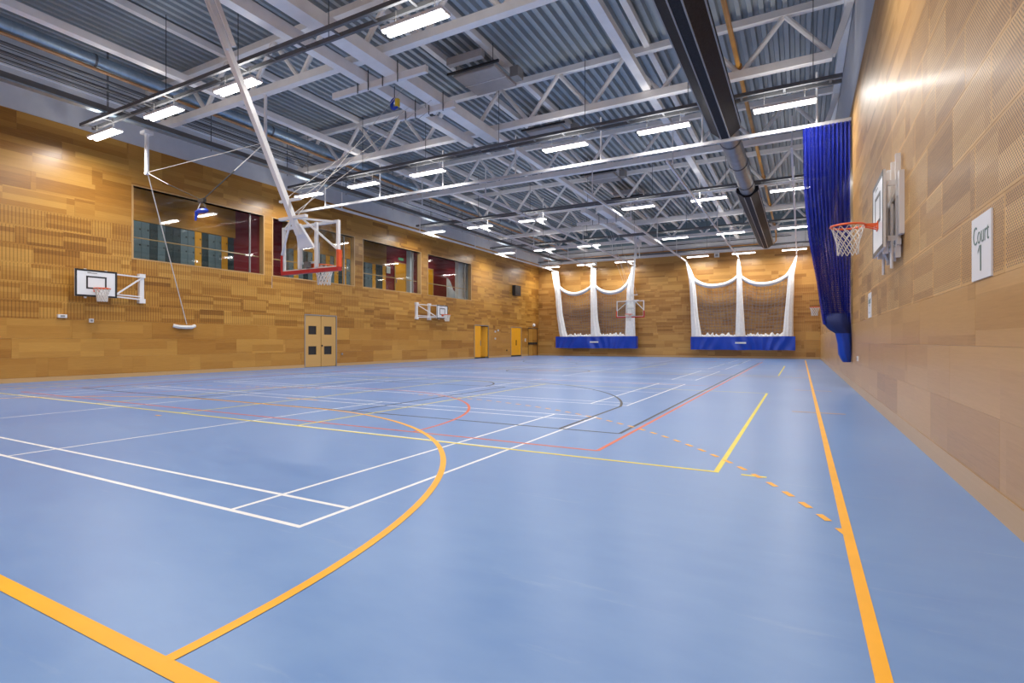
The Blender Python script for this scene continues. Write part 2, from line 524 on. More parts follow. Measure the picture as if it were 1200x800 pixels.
# basketball
bx0, bx1, by0, by1 = CX - 7.5, CX + 7.5, 7.18, 35.18
ly(by0, bx0, bx1, 0.05, 'lb'); ly(by1, bx0, bx1, 0.05, 'lb')
lx(bx0, by0, by1, 0.05, 'lb'); lx(bx1, by0, by1, 0.05, 'lb')
ly((by0 + by1) / 2, bx0, bx1, 0.05, 'lb')
arc(CX, (by0 + by1) / 2, 1.8, 0, 2 * PI, 0.05, 'lb')
for yb, s in ((by0, 1), (by1, -1)):
    for x in (CX - 2.45, CX + 2.45): lx(x, min(yb, yb + 5.8 * s), max(yb, yb + 5.8 * s), 0.05, 'lb')
    ly(yb + 5.8 * s, CX - 2.45, CX + 2.45, 0.05, 'lb')
    a0 = 0 if s > 0 else PI
    arc(CX, yb + 5.8 * s, 1.8, a0, a0 + PI, 0.05, 'lb')
    hy = yb + 1.575 * s
    q = math.acos(6.6 / 6.75)
    yt = 6.75 * math.sin(q)
    for x in (CX - 6.6, CX + 6.6): lx(x, min(yb, hy + yt * s), max(yb, hy + yt * s), 0.05, 'lb')
    arc(CX, hy, 6.75, a0 + q, a0 + PI - q, 0.05, 'lb', 64)
# handball
hx0, hx1, hy0, hy1 = CX - 10, CX + 10, 1.1575, 41.16
lx(hx1 - 0.025, hy0 - 1.4, hy1, 0.06, 'lo'); lx(hx0 + 0.025, hy0, hy1, 0.06, 'lo')
for yb, s in ((hy0, 1), (hy1, -1)):
    ly(yb + 0.03 * s, hx0, hx1, 0.08, 'lo')
    for sx in (-1, 1):
        px = CX + 1.5 * sx
        if sx > 0: a0, a1 = (0, PI / 2 * s)
        else: a0, a1 = (PI, PI - PI / 2 * s)
        arc(px, yb, 5.975, a0, a1, 0.06, 'lo')
        # the dashed nine metre line
        amin = math.acos(8.5 / 9.0)
        step = 0.30 / 9.0
        a = amin
        while a < PI / 2:
            b = min(PI / 2, a + 0.15 / 9.0)
            if sx > 0: arc(px, yb, 8.975, a * s, b * s, 0.05, 'lo', 3, 'court_dash')
            else: arc(px, yb, 8.975, PI - a * s, PI - b * s, 0.05, 'lo', 3, 'court_dash')
            a += step
    ly(yb + 5.975 * s, CX - 1.5, CX + 1.5, 0.06, 'lo')
    ly(yb + 4 * s, CX - 0.075, CX + 0.075, 0.05, 'lo'); ly(yb + 7 * s, CX - 0.5, CX + 0.5, 0.05, 'lo')
for y in (10.94, 15.8, 26.5, 31.4): ly(y, hx1 - 0.44, hx1 + 0.39, 0.05, 'lo')
ly(21.16, hx0, hx1, 0.06, 'lo')

# ------------------------------------------------------------------ walls with their panels
WIN = [(10.38, 15.73, 4.29, 6.90), (16.17, 21.25, 4.29, 6.90), (21.88, 26.98, 4.29, 6.90), (27.68, 32.85, 4.29, 6.90)]
DOORS = [(18.0, 19.95, 0.0, 2.56), (33.31, 35.27, 0.0, 2.46), (38.95, 40.75, 0.0, 2.44), (42.15, 43.95, 0.0, 2.44)]
HOLES = WIN + DOORS
WOOD_L, WOOD_F, WOOD_R = 8.38, 8.2, 7.8
def backing(wall, rects, name, m, t=0.25):
    mb = MB()
    for (a0, a1, z0, z1) in rects:
        if wall == 'left': mb.box(WL - t, WL, a0, a1, z0, z1)
        elif wall == 'right': mb.box(WR, WR + t, a0, a1, z0, z1)
        elif wall == 'far': mb.box(a0, a1, WF, WF + t, z0, z1)
        elif wall == 'near': mb.box(a0, a1, WN - t, WN, z0, z1)
    return mb.build(name, m)

left_rects = [(WN, WF, 0, 11.3)]
for h_ in HOLES: left_rects = cut(left_rects, h_)
wall_left = struct(backing('left', left_rects, 'wall_left', 'grey'), 'long side wall of golden veneer panels with viewing windows and doors')
wall_right = struct(backing('right', [(WN, WF, 0, 11.3)], 'wall_right', 'grey'), 'long side wall of pale perforated veneer panels')
wall_far = struct(backing('far', [(WL - .25, WR + .25, 0, 11.3)], 'wall_far', 'grey'), 'end wall of brown veneer panels behind the white nets')
wall_near = struct(backing('near', [(WL - .25, WR + .25, 0, 11.3)], 'wall_near', 'grey'), 'end wall of veneer panels behind the photographer')

def field(parent, wall, a_lo, a_hi, vis_lo, vis_hi, z0, z1, pitch, w, m, holes, stag0=0.0):
    joined = []
    for i, (ra, rb) in enumerate(rows(z0, z1, pitch)):
        off = (stag0 + 0.37 * i) % 1.0 * w
        a = a_lo - off
        while a < a_hi:
            rects = [(max(a, a_lo), min(a + w, a_hi), ra, rb)]
            if rects[0][1] - rects[0][0] > 0.03:
                for h_ in holes: rects = cut(rects, h_)
                for q in rects:
                    mid = (q[0] + q[1]) / 2
                    if vis_lo <= mid <= vis_hi: panel(parent, wall, *q, m)
                    else: joined.append(q)
            a += w
    if joined:
        s = {'left': 1, 'right': -1, 'far': 1}[wall]
        jr = [(min(s * q[0], s * q[1]), max(s * q[0], s * q[1]), q[2], q[3]) for q in joined]
        joined_panels(parent, wall, jr, m)

# frames of the openings stand a little proud, so panels stop short of them
def grow(r, d): return (r[0] - d, r[1] + d, r[2] - d, r[3] + d)
LH = [grow(r, 0.03) for r in WIN] + [grow(r, 0.05) for r in DOORS]
LZ0 = 1.985
field(wall_left, 'left', WN, WF, 6.2, 60, 0.14, LZ0, 0.615, 2.46, 'wood_low', LH)
field(wall_left, 'left', WN, WF, 6.2, 60, LZ0, LZ0 + 6 * 0.575, 0.575, 1.23, 'perf_l', LH, 0.2)
field(wall_left, 'left', WN, WF, 6.2, 60, LZ0 + 6 * 0.575, WOOD_L, 0.5875, 3.1, 'wood_l', LH, 0.6)
field(wall_right, 'right', WN, WF, 3.6, 13.0, 0.20, 1.75, 0.517, 2.3, 'wood_rlow', [])
field(wall_right, 'right', WN, WF, 3.6, 15.0, 1.75, 1.75 + 6 * 0.565, 0.565, 1.146, 'perf_r', [], 0.08)
field(wall_right, 'right', WN, WF, 3.6, 16.0, 1.75 + 6 * 0.565, WOOD_R, 0.5325, 2.3, 'wood_r', [], 0.5)
field(wall_far, 'far', WL, WR, -30, 5, 0.14, LZ0, 0.615, 2.46, 'wood_f', [])
field(wall_far, 'far', WL, WR, -30, 5, LZ0, LZ0 + 6 * 0.575, 0.575, 1.23, 'perf_f', [], 0.2)
field(wall_far, 'far', WL, WR, -30, 5, LZ0 + 6 * 0.575, WOOD_F, 0.5525, 2.46, 'wood_f', [], 0.6)
near_r = []
for i, (ra, rb) in enumerate(rows(0.14, 8.2, 0.575)):
    a = -WR - 0.8 * (i % 3)
    while a < -WL:
        q = (max(a, -WR), min(a + 2.4, -WL), ra, rb)
        near_r.append(q); a += 2.4
joined_panels(wall_near, 'near', near_r, 'wood_f')

def baseboard(name, a0, a1, z1, fn):
    return None
mb = MB()
for (a0, a1) in ((WN, 18.0), (19.95, 33.31), (35.27, 38.95), (40.75, 42.15), (43.95, WF)):
    mb.box(WL, WL + 0.022, a0, a1, 0, 0.137)
struct(mb.build('baseboard_left', 'skirt'), 'pale wooden skirting along the wall of viewing windows')
struct(MB().box(WR - 0.024, WR, WN, WF, 0, 0.197).build('baseboard_right', 'skirt'), 'pale wooden skirting along the perforated side wall')
struct(MB().box(WL + .022, WR - .024, WF - 0.022, WF, 0, 0.137).build('baseboard_far', 'skirt'), 'wooden skirting along the end wall')
# capping strip on top of the left band
struct(MB().box(WL, WL + 0.10, WN, WF, 9.62, 9.72).build('trim_1', 'white'), 'white strip along the top of the grey wall band')
struct(MB().box(WL, WR, WF - 0.05, WF, 9.35, ROOF + .3).build('shade_strip_far', 'lgrey'), 'dark strip painted as roof shade high on the end wall')  # dark colour stands in for the deck's shadow above the grey band

# ------------------------------------------------------------------ roof deck
prof = []
x = WL - 0.25
while x < WR + 0.25:
    prof += [(x, ROOF), (x + 0.12, ROOF), (x + 0.155, ROOF + 0.15), (x + 0.265, ROOF + 0.15), (x + 0.30 - 0.001, ROOF)]
    x += 0.30
lo = prof; n = len(lo)
mb = MB()
v = [(a, WN - .25, b) for a, b in lo] + [(a, WF + .25, b) for a, b in lo]
mb.add(v, [(i, i + 1, n + i + 1, n + i) for i in range(n - 1)])
ceil = struct(mb.build('ceiling', 'deck'), 'ribbed galvanised metal roof deck')
o = MB().box(WL - .3, WR + .3, WN - .3, WF + .3, ROOF + 0.17, ROOF + 0.3).build('deck_top', 'deck', ceil)

# ------------------------------------------------------------------ trusses
def truss():
    t = thing('roof_truss', 'pale grey steel roof truss spanning between the side walls', 'truss', (0, 0, 0), 'roof trusses across the hall')
    x0, x1 = -20.6, 0.75
    MB().box(x0, x1, -0.11, 0.11, CHORD_Z - 0.11, CHORD_Z + 0.11).build('bottom_chord', 'steel', t)
    MB().box(WL + 0.02, WR - 0.02, -0.10, 0.10, TOP_Z - 0.10, TOP_Z + 0.10).build('top_chord', 'steel', t)
    P = 2.3
    bx = []
    xx = x1
    while xx > x0 - 0.1: bx.append(xx); xx -= P
    bx[-1] = max(bx[-1], x0)
    up = MB().tube((0.07, 0, 0), (P / 2 - 0.03, 0, TOP_Z - CHORD_Z - 0.2), 0.075, 8).mesh('web_member', 'steel', True)
    for i, b in enumerate(bx):
        for s in (1, -1):
            if i == 0 and s == 1: continue
            if i == len(bx) - 1 and s == -1: continue
            o = bpy.data.objects.new('web_member', up); COL.objects.link(o); o.parent = t
            o.location = (b, 0, CHORD_Z + 0.1); o.rotation_euler = (0, 0, 0 if s > 0 else PI)
    MB().bar((x1, 0, CHORD_Z), (WR - 0.06, 0, TOP_Z - 0.1), 0.2, 0.16, (1, 0, 0)).build('end_post', 'steel', t)
    MB().bar((bx[-1], 0, CHORD_Z), (WL + 0.08, 0, TOP_Z - 0.1), 0.2, 0.16, (1, 0, 0)).build('end_post', 'steel', t)
    return t
T = truss()
TL = ['over the near end wall behind the photographer', 'over the orange goal line', 'right beside the mast of the padded backstop',
      'last before the blue net track', 'first beyond the blue net track', 'second beyond the blue net track',
      'straight above the distant glass backstop', 'closest to the end wall with the nets']
for i, y in enumerate(TRUSS_Y):
    if i == 0: T.location = (0, y, 0); T['label'] = 'pale grey steel roof truss ' + TL[0]
    else: dup(T, (0, y, 0), label='pale grey steel roof truss ' + TL[i])

# longitudinal members
def purlin(x, z, w, h, m='steel', label=None, name='roof_beam', y0=WN + .02, y1=WF - .08, group=None):
    o = MB().box(-w / 2, w / 2, y0, y1, -h / 2, h / 2).build(name, m, loc=(x, 0, z))
    return tag(o, label, 'beam', group)
for x in (-16.5, -10.4, -4.25):
    purlin(x, CHORD_Z + 0.23, 0.24, 0.20, label='lower grey steel beam running the length of the hall above the truss bottom chords', group='lower lengthwise roof beams')
for x in (-16.5, -10.4, -8.75, -4.25, -13.5):
    purlin(x, ROOF - 0.29 + 0.16, 0.18, 0.2, label='upper grey steel beam fixed right under the ribbed roof deck', group='upper lengthwise roof beams')
purlin(WR - 0.13, TOP_Z - 0.05, 0.22, 0.3, label='grey steel edge beam along the top of the perforated wall')
purlin(-19.0, 8.47, 0.16, 0.20, 'tray', 'dark steel channel hung lengthwise near the wall of viewing windows')
purlin(-18.93, 8.34, 0.24, 0.05, 'galv', 'blue grey galvanised strip under the dark lengthwise channel', 'channel_strip')

# hoop hoist beams
for x, w in ((-10.95, 0.26), (-9.95, 0.42)):
    for (ya, yb) in ((3.5, 16.95), (28.7, 41.0)):
        o = MB().box(-w / 2, w / 2, ya, yb, -0.15, 0.15).build('hoist_beam', 'steel', loc=(x, 0, 8.77))
        tag(o, ('wide' if w > .3 else 'narrow') + ' pale hoist beam under the trusses carrying the ' + ('backstop with red padding' if ya < 10 else 'distant glass backstop'), 'beam')
for y, xa, xb in ((11.4, -12.2, -8.75), (13.5, -11.45, -9.3), (31.0, -12.2, -8.75)):
    t = thing('hoist_crossbar', 'short white crossbar clamped under the hoist beams ' + {11.4: 'nearest the blue and yellow pulley', 13.5: 'holding the winch motor', 31.0: 'of the distant backstop'}[y], 'crossbar', (0, y, 8.53))
    MB().box(xa, xb, -0.06, 0.06, -0.09, 0.09).build('bar', 'steel2', t)
    for x in (-11.15, -10.75, -10.22, -9.68):
        MB().tube((x, -0.09, -0.16), (x, -0.09, 0.42), 0.014, 6).build('clamp_bolt', 'dark', t)
t = thing('pulley', 'blue and yellow rope pulley hanging under the hoist beams', 'pulley', (-10.3, 11.9, 8.12))
MB().path([(0.11 * math.cos(a * PI / 6), 0, 0.13 * math.sin(a * PI / 6)) for a in range(12)], 0.05, 8, True).build('wheel', 'blue', t, True)
MB().box(0.06, 0.16, -0.05, 0.05, -0.10, 0.12).build('cheek', 'yellow', t)
MB().tube((0, 0, 0.1), (0, 0, 0.5), 0.012, 6).build('hanger', 'dark', t)
t = thing('winch_motor', 'white winch motor with black drum between the hoist beams', 'motor', (-10.45, 13.78, 8.62))
MB().tube((-0.25, 0, 0), (0.25, 0, 0), 0.11, 12).build('housing', 'steel2', t, True)
MB().tube((0.02, 0, 0), (0.14, 0, 0), 0.14, 12).build('drum', 'dark', t, True)

# ------------------------------------------------------------------ lights and their trays
def light_fitting():
    t = thing('ceiling_light', 'white twin-strip linear light hung below a cable tray', 'light', (0, 0, 0), 'linear lights in rows across the hall')
    hl = 0.775
    MB().box(-hl, hl, -0.16, 0.16, 0.0, 0.07).build('housing', 'white', t)
    for s in (-1, 1):
        MB().prism([(s * 0.085 - 0.052, -0.0), (s * 0.085 + 0.052, -0.0), (s * 0.085 + 0.04, -0.03), (s * 0.085 - 0.04, -0.03)], -hl + 0.01, hl - 0.01).build('diffuser', 'tube', t).rotation_euler = (0, 0, PI / 2)
    for x in (-0.5, 0.5):
        MB().tube((x, 0, 0.07), (x, 0, 0.42), 0.008, 5).build('hanger_rod', 'frame', t)
    ld = bpy.data.lights.new('lamp', 'AREA')
    ld.shape = 'RECTANGLE'; ld.size = 1.5; ld.size_y = 0.3
    ld.energy = LAMP_W; ld.color = LAMP_COL
    ld.spread = math.radians(170)
    lo_ = bpy.data.objects.new('lamp', ld); COL.objects.link(lo_); lo_.parent = t
    lo_.location = (0, 0, -0.05)
    lu = ld.copy(); lu.energy = ROOF_FILL_W; lu.spread = PI  # upward fill added on top of the housing to lift the ceiling
    roof_fill = bpy.data.objects.new('lamp', lu); COL.objects.link(roof_fill); roof_fill.parent = t
    roof_fill.location = (0, 0, 0.09); roof_fill.rotation_euler = (PI, 0, 0)
    return t
LF = light_fitting(); first = True
ROWN = ['behind the photographer', 'by the padded backstop', 'before the blue net track', 'in mid hall', 'by the distant glass backstop', 'by the end wall']
COLN = ['nearest the windowed wall', 'second from the windowed wall', 'third from the windowed wall', 'third from the perforated wall', 'second from the perforated wall', 'nearest the perforated wall']
for j, y in enumerate(LIGHT_Y):
    for i, x in enumerate(LIGHT_X):
        lab = 'linear light ' + COLN[i] + ', on the row ' + ROWN[j]
        if first: LF.location = (x, y, LIGHT_Z); LF['label'] = lab; first = False
        else: dup(LF, (x, y, LIGHT_Z), label=lab)
def cable_tray(y, lab):
    t = thing('cable_tray', lab, 'cable tray', (0, y, LIGHT_Z + 0.46))
    for s in (-1, 1):
        MB().box(-20.4, WR - 0.3, s * 0.17 - 0.035, s * 0.17 + 0.035, -0.05, 0.05).build('rail', 'tray', t)
    rung = MB().box(-0.03, 0.03, -0.17, 0.17, -0.03, 0.0).mesh('rung', 'tray')
    x = -20.2
    while x < WR - 0.4:
        o = bpy.data.objects.new('rung', rung); o.location = (x, 0, 0); COL.objects.link(o); o.parent = t
        x += 1.1
    mb = MB()
    x = -19.5
    while x < WR - 0.4:
        h_ = MB().tube((x, 0.17, 0.05), (x, 0.17, ROOF - LIGHT_Z - 0.46), 0.009, 5).build('hanger_rod', 'dark', t)
        x += 3.3
    return t
for i, y in enumerate(LIGHT_Y):
    if i == 0: continue
    cable_tray(y, ['', 'dark grey cable tray crossing near the hoop with red padding', 'dark grey cable tray running just before the blue net track',
                   'dark grey cable tray crossing the middle of the hall', 'dark grey cable tray crossing above the distant basketball hoop',
                   'dark grey cable tray right before the end wall'][i])

# ------------------------------------------------------------------ ducts and pipes
t = thing('spiral_duct', 'blue grey galvanised spiral duct along the wall of viewing windows', 'duct', (-18.45, 0, 9.6))
MB().tube((0, WN + .05, 0), (0, WF - .1, 0), 0.2, 20).build('duct_run', 'galv', t, True)
ring = MB().tube((0, -0.012, 0), (0, 0.012, 0), 0.205, 20).mesh('seam', 'galv')
band = MB().tube((0, -0.03, 0), (0, 0.03, 0), 0.215, 20).mesh('joint_band', 'tray')
y = 4.0
while y < 30:
    o = bpy.data.objects.new('seam', ring); o.location = (0, y, 0); COL.objects.link(o); o.parent = t
    y += 0.26
for y in (8, 14, 20, 26, 32, 38):
    o = bpy.data.objects.new('joint_band', band); o.location = (0, y, 0); COL.objects.link(o); o.parent = t
tag(MB().tube((0, WN + .05, 0), (0, WF - .1, 0), 0.05, 10).build('pipe', 'copper', smooth=True, loc=(-18.35, 0, 9.33)), 'tan insulated pipe just below the spiral duct', 'pipe')
for dx, dz, r, lab in ((-19.15, 9.42, 0.055, 'upper dark pipe in the bundle beside the spiral duct'), (-19.35, 9.25, 0.04, 'thin dark pipe in the bundle above the grey wall band')):
    tag(MB().tube((0, WN + .05, 0), (0, WF - .1, 0), r, 8).build('pipe', 'tray', smooth=True, loc=(dx, 0, dz)), lab, 'pipe')
t = thing('wire_rack', 'rack of thin dark cables strung beside the spiral duct', 'cable rack', (-19.9, 0, 9.2))
for k in range(5): MB().tube((k * 0.16, WN + .05, 0.04 * k), (k * 0.16, WF - .1, 0.04 * k), 0.012, 5).build('cable', 'dark', t)
y = 5.5
while y < 42:
    MB().tube((0.3, y, -0.75), (0.3, y, ROOF - 9.2), 0.012, 5).build('hanger_rod', 'dark', t); y += 3.4
# big duct by the right wall
t = thing('round_duct', 'grey round ventilation duct with black perforated guards', 'duct', (-2.0, 0, 7.8))
MB().tube((0, WN + .05, 0), (0, 39.2, 0), 0.31, 24).build('duct_run', 'duct', t, True)
for (ya, yb) in ((4.0, 17.25), (24.7, 38.9)):
    g = MB().prism([(-0.43, 0.05), (-0.43, -0.14), (-0.12, -0.40), (0.12, -0.40), (0.43, -0.14), (0.43, 0.05)], ya, yb).build('guard', 'black', t)
    for (xa, za) in ((-0.43, -0.14), (-0.12, -0.40), (0.12, -0.40), (0.43, -0.14)):
        MB().bar((xa, ya, za), (xa, yb, za), 0.03, 0.03).build('edge_strip', 'frame', g)
for y in (18.5, 21, 23.8):
    MB().tube((0, y - .04, 0), (0, y + .04, 0), 0.33, 24).build('joint_band', 'tray', t)
t = thing('gas_pipe', 'ochre painted gas pipe running the length of the roof', 'pipe', (-1.6, 0, 9.3))
MB().tube((0, WN + .05, 0), (0, WF - .5, 0), 0.065, 10).build('pipe_run', 'gas', t, True)
MB().path([(0, WF - .5, 0), (0, WF - .45, -0.6), (-0.15, WF - .35, -0.75), (-12.0, WF - .3, -0.78)], 0.05, 8).build('return_run', 'gas', t, True)
for y in TRUSS_Y[1:]:
    MB().tube((0, y - .05, 0), (0, y + .05, 0), 0.10, 10).build('flange', 'gas', t, True)
tag(MB().tube((0, 0, 0), (18.5, 0, 0), 0.035, 8).build('pipe', 'copper', smooth=True, loc=(-20.6, WF - 0.18, 8.62)), 'thin copper pipe across the grey band of the end wall', 'pipe')
tag(MB().tube((0, 0, 0), (20.0, 0, 0), 0.03, 8).build('pipe', 'dark', smooth=True, loc=(-20.6, WF - 0.2, 9.05)), 'thin dark conduit across the grey band of the end wall', 'pipe')

# overhead heater panels
for i, y in enumerate((15.3, 20.6, 27.4, 32.6)):
    t = thing('heater_panel', ['beige overhead heater panel nearest the hoist beams', 'beige overhead heater panel beyond the blue net track',
                               'beige overhead heater panel over the middle of the hall', 'beige overhead heater panel towards the end wall'][i], 'heater', (-9.3, y, 9.98))
    MB().box(-0.78, 0.78, -0.75, 0.75, 0, 0.10).build('casing', 'heater', t)
    for s in (-1, 1):
        MB().box(-0.74, 0.74, min(s * 0.03, s * 0.72), max(s * 0.03, s * 0.72), -0.015, 0).build('face', 'heater', t)
    MB().box(-0.79, 0.79, -0.012, 0.012, -0.02, 0).build('divider', 'steel2', t)
    MB().bar((-0.95, -0.85, 0.08), (1.0, -0.85, 0.08), 0.07, 0.07).build('support_bar', 'dark', t)
    MB().box(-0.7, 0.6, -1.25, -1.05, 0.15, 0.38).build('duct_box', 'heater', t)
    MB().box(0.82, 1.12, 0.2, 0.6, 0.05, 0.4).build('burner_box', 'frame', t)
    for x in (-0.7, 0.7):
        for yy in (-0.7, 0.7):
            MB().tube((x, yy, 0.1), (x, yy, ROOF - 9.98), 0.01, 5).build('hanger_rod', 'dark', t)

# ------------------------------------------------------------------ viewing corridor behind the left wall
XB = -23.6
CF, CC = 4.22, 7.8
struct(MB().box(XB - 0.6, WL - 0.25, 8.5, 36.2, CF - 0.15, CF).build('floor_corridor', 'lgrey'), 'grey floor of the corridor behind the viewing windows')
struct(MB().box(XB - 0.6, WL - 0.25, 8.5, 36.2, CC, CC + 0.1).build('ceiling_corridor', 'grey'), 'pale ceiling of the corridor behind the viewing windows')
mb = MB()
for (a0, a1) in ((8.5, 16.0), (19.0, 26.5)):
    mb.box(XB - 0.6, XB, a0, a1, CF + 1.95, CC)
    mb.box(XB - 0.6, XB - 0.45, a0, a1, CF, CF + 1.95)
wc = struct(mb.build('wall_corridor', 'wood_l'), 'veneered bulkhead above the lockers in the corridor')
struct(MB().box(XB - 0.6, XB - 0.5, 16.0, 19.0, CF, CC).box(XB - 0.2, XB - 0.1, 26.5, 35.1, CF, CC).build('wall_corridor_red', 'crimson'), 'dark red painted wall of the corridor')
struct(MB().box(XB - 0.6, XB - 0.1, 35.1, 36.2, CF, CC).box(XB - .6, WL - .25, 36.1, 36.2, CF, CC).box(XB - .6, WL - .25, 8.5, 8.6, CF, CC).build('wall_corridor_pale', 'grey'), 'pale end walls of the corridor')
# lockers
def locker(m):
    t = thing('locker', 'x', 'locker', (XB, 0, CF), 'lockers behind the viewing windows')
    MB().box(-0.44, -0.02, -0.152, 0.152, 0, 1.93).build('carcass', m, t)
    for k in range(3):
        d = MB().box(-0.02, 0.0, -0.148, 0.148, 0.06 + k * 0.625, 0.06 + k * 0.625 + 0.615).build('door', m, t)
        MB().box(0, 0.02, 0.07, 0.11, 0.06 + k * 0.625 + 0.27, 0.06 + k * 0.625 + 0.33).build('lock', 'dark', d)
    return t
LK = {m: locker(m) for m in ('lgrey', 'ldark', 'orange2')}
LKL = {'lgrey': 'grey blue', 'ldark': 'charcoal', 'orange2': 'orange'}
ORD = 'first second third fourth fifth sixth seventh eighth ninth tenth eleventh twelfth'.split()
used = set()
def put_lockers(y0, pat, where, rev):
    for i, ch in enumerate(pat):
        m = {'g': 'lgrey', 'd': 'ldark', 'o': 'orange2'}[ch]
        loc = (XB, y0 + 0.155 + 0.31 * i, CF)
        k = (pat[i + 1:] if rev else pat[:i]).count(ch)
        lab = LKL[m] + ' locker column, ' + ORD[k] + ' of its colour from the dark red recess, ' + where
        if m in used: dup(LK[m], loc, label=lab)
        else: LK[m].location = loc; LK[m]['label'] = lab; used.add(m)
put_lockers(11.28, 'gggdgddggodggod', 'trapeze side', True)
put_lockers(19.0, 'gogdgodgogodoggdodggoddo', 'hoop side', False)
# corridor doors
for i, (ya, yb) in enumerate(((27.37, 28.55), (30.4, 31.58))):
    t = thing('door_%d' % (5 + i), 'orange flush door in the dark red corridor wall ' + ('below the exit sign' if i == 0 else 'behind the window next to the pale column'), 'door', (XB - 0.1, 0, CF), kind='structure')
    MB().box(0.0, 0.03, ya + .06, yb - .06, 0, 2.28).build('door_leaf', 'orange', t)
    MB().box(0, 0.06, ya, ya + .06, 0, 2.34).box(0, 0.06, yb - .06, yb, 0, 2.34).box(0, 0.06, ya + .06, yb - .06, 2.28, 2.34).build('door_frame', 'doorwood', t)
    MB().box(0.03, 0.06, ya + .12, ya + .18, 0.95, 1.25).build('handle', 'frame', t)
tag(MB().box(XB - 0.1, XB - 0.06, 27.75, 28.25, CF + 2.5, CF + 2.68).build('exit_sign', 'exitgreen'), 'small green sign above the orange corridor door', 'sign')
tag(MB().box(XB - 0.1, XB - 0.07, 26.6, 26.95, CF + 1.5, CF + 1.95).build('notice_board', 'offwhite'), 'small pale notice on the dark red corridor wall', 'notice')
t = thing('stair_wall', 'white curved stair balustrade seen through the window nearest the orange doors', 'balustrade', (XB + 0.4, 32.6, CF))
MB().add([(0, 0, 0), (0, 2.2, 0), (0, 2.2, 0.42), (0, 1.4, 0.55), (0, 0.7, 0.95), (0, 0.35, 1.5), (0, 0, 1.75),
          (.12, 0, 0), (.12, 2.2, 0), (.12, 2.2, 0.42), (.12, 1.4, 0.55), (.12, 0.7, 0.95), (.12, 0.35, 1.5), (.12, 0, 1.75)],
         [(0, 1, 2, 3, 4, 5, 6), (13, 12, 11, 10, 9, 8, 7)] + [(i, i + 7, (i + 1) % 7 + 7, (i + 1) % 7) for i in range(7)]).build('balustrade_panel', 'white', t)
# corridor lamps
for i, y in enumerate((11.5, 14.5, 17.6, 20.5, 23.5, 27.8, 31.0, 34.0)):
    t = thing('corridor_light', 'slim light on the corridor ceiling behind the viewing windows', 'light', (-22.95, y, CC - 0.05))
    t['label'] = 'slim corridor ceiling light, ' + ORD[i] + ' from the trapeze end'
    MB().box(-0.06, 0.06, -0.55, 0.55, 0, 0.05).build('housing', 'white', t)
    MB().box(-0.05, 0.05, -0.53, 0.53, -0.012, 0).build('diffuser', 'tube', t)
    ld = bpy.data.lights.new('lamp', 'AREA'); ld.shape = 'RECTANGLE'; ld.size = 0.12; ld.size_y = 1.1
    ld.energy = 17; ld.color = (1, 0.90, 0.76); ld.spread = math.radians(100)
    lo_ = bpy.data.objects.new('lamp', ld); COL.objects.link(lo_); lo_.parent = t; lo_.location = (0, 0, -0.03)
# windows
WLAB = ['viewing window beside the hanging blue trapeze', 'viewing window behind the hoop with red padding', 'viewing window showing one orange door and grey lockers', 'viewing window nearest the orange doors']
for i, (a0, a1, z0, z1) in enumerate(WIN):
    t = thing('window_%d' % (i + 1), WLAB[i], 'window', (WL, 0, 0), kind='structure')
    f = MB()
    f.box(-0.25, 0.03, a0 - 0.03, a0 + 0.03, z0, z1).box(-0.25, 0.03, a1 - 0.03, a1 + 0.03, z0, z1)
    f.box(-0.25, 0.03, a0 - .03, a1 + .03, z0 - 0.04, z0).box(-0.25, 0.03, a0 - .03, a1 + .03, z1, z1 + 0.04)
    f.build('window_frame', 'skirt', t)
    mid = a1 - 0.55
    MB().box(-0.20, -0.19, a0 + .03, mid, z0, z1).build('pane', 'glass', t)
    MB().box(-0.20, -0.19, mid + .012, a1 - .03, z0, z1).build('pane', 'glass', t)
    MB().box(-0.23, -0.17, mid - .02, mid + .03, z0, z1).build('mullion', 'frame', t)
    MB().tube((-0.35, a0, 5.1), (-0.35, a1, 5.1), 0.025, 8).build('handrail', 'skirt', t, True)
    if i >= 2:
        MB().box(-0.9, -0.6, a1 - (0.30 if i == 2 else 0.75), a1 - 0.15, z0 - .05, CC).build('column', 'grey', t)

# ------------------------------------------------------------------ hall doors
def dframe(t, a0, a1, z1, w=0.05, m='frame'):
    MB().box(-0.12, 0.035, a0 - w, a0, 0, z1 + w).box(-0.12, 0.035, a1, a1 + w, 0, z1 + w).box(-0.12, 0.035, a0, a1, z1, z1 + w).build('door_frame', m, t)
t = thing('door_1', 'pale veneered double door with four small square windows', 'door', (WL, 0, 0), kind='structure')
a0, a1, _, z1 = DOORS[0]; mid = (a0 + a1) / 2
dframe(t, a0, a1, z1)
for (p, q) in ((a0, mid - .008), (mid + .008, a1)):
    rs = [(p + .01, q - .01, 0.02, z1 - .01)]
    c = (p + q) / 2 - 0.04
    hs = [(c - 0.25, c + 0.25, zz, zz + 0.42) for zz in (0.62, 1.62)]
    for h_ in hs: rs = cut(rs, h_)
    mb = MB()
    for r_ in rs: mb.box(-0.04, 0.01, *r_)
    leaf = mb.build('door_leaf', 'doorwood', t)
    for h_ in hs:
        MB().box(-0.035, -0.02, *h_).build('vision_panel', 'dark', leaf)
MB().box(0.01, 0.05, mid + .03, mid + .09, 1.02, 1.10).build('handle', 'dark', t)
t = thing('door_2', 'bright orange double door standing half open', 'door', (WL, 0, 0), kind='structure')
a0, a1, _, z1 = DOORS[1]
dframe(t, a0, a1, z1)
MB().box(-0.04, 0.01, a0 + .01, a0 + 0.88, 0.1, z1 - .01).build('door_leaf', 'orange', t)
MB().box(-0.04, 0.012, a0 + .01, a0 + 0.88, 0.01, 0.1).build('kick_plate', 'dark', t)
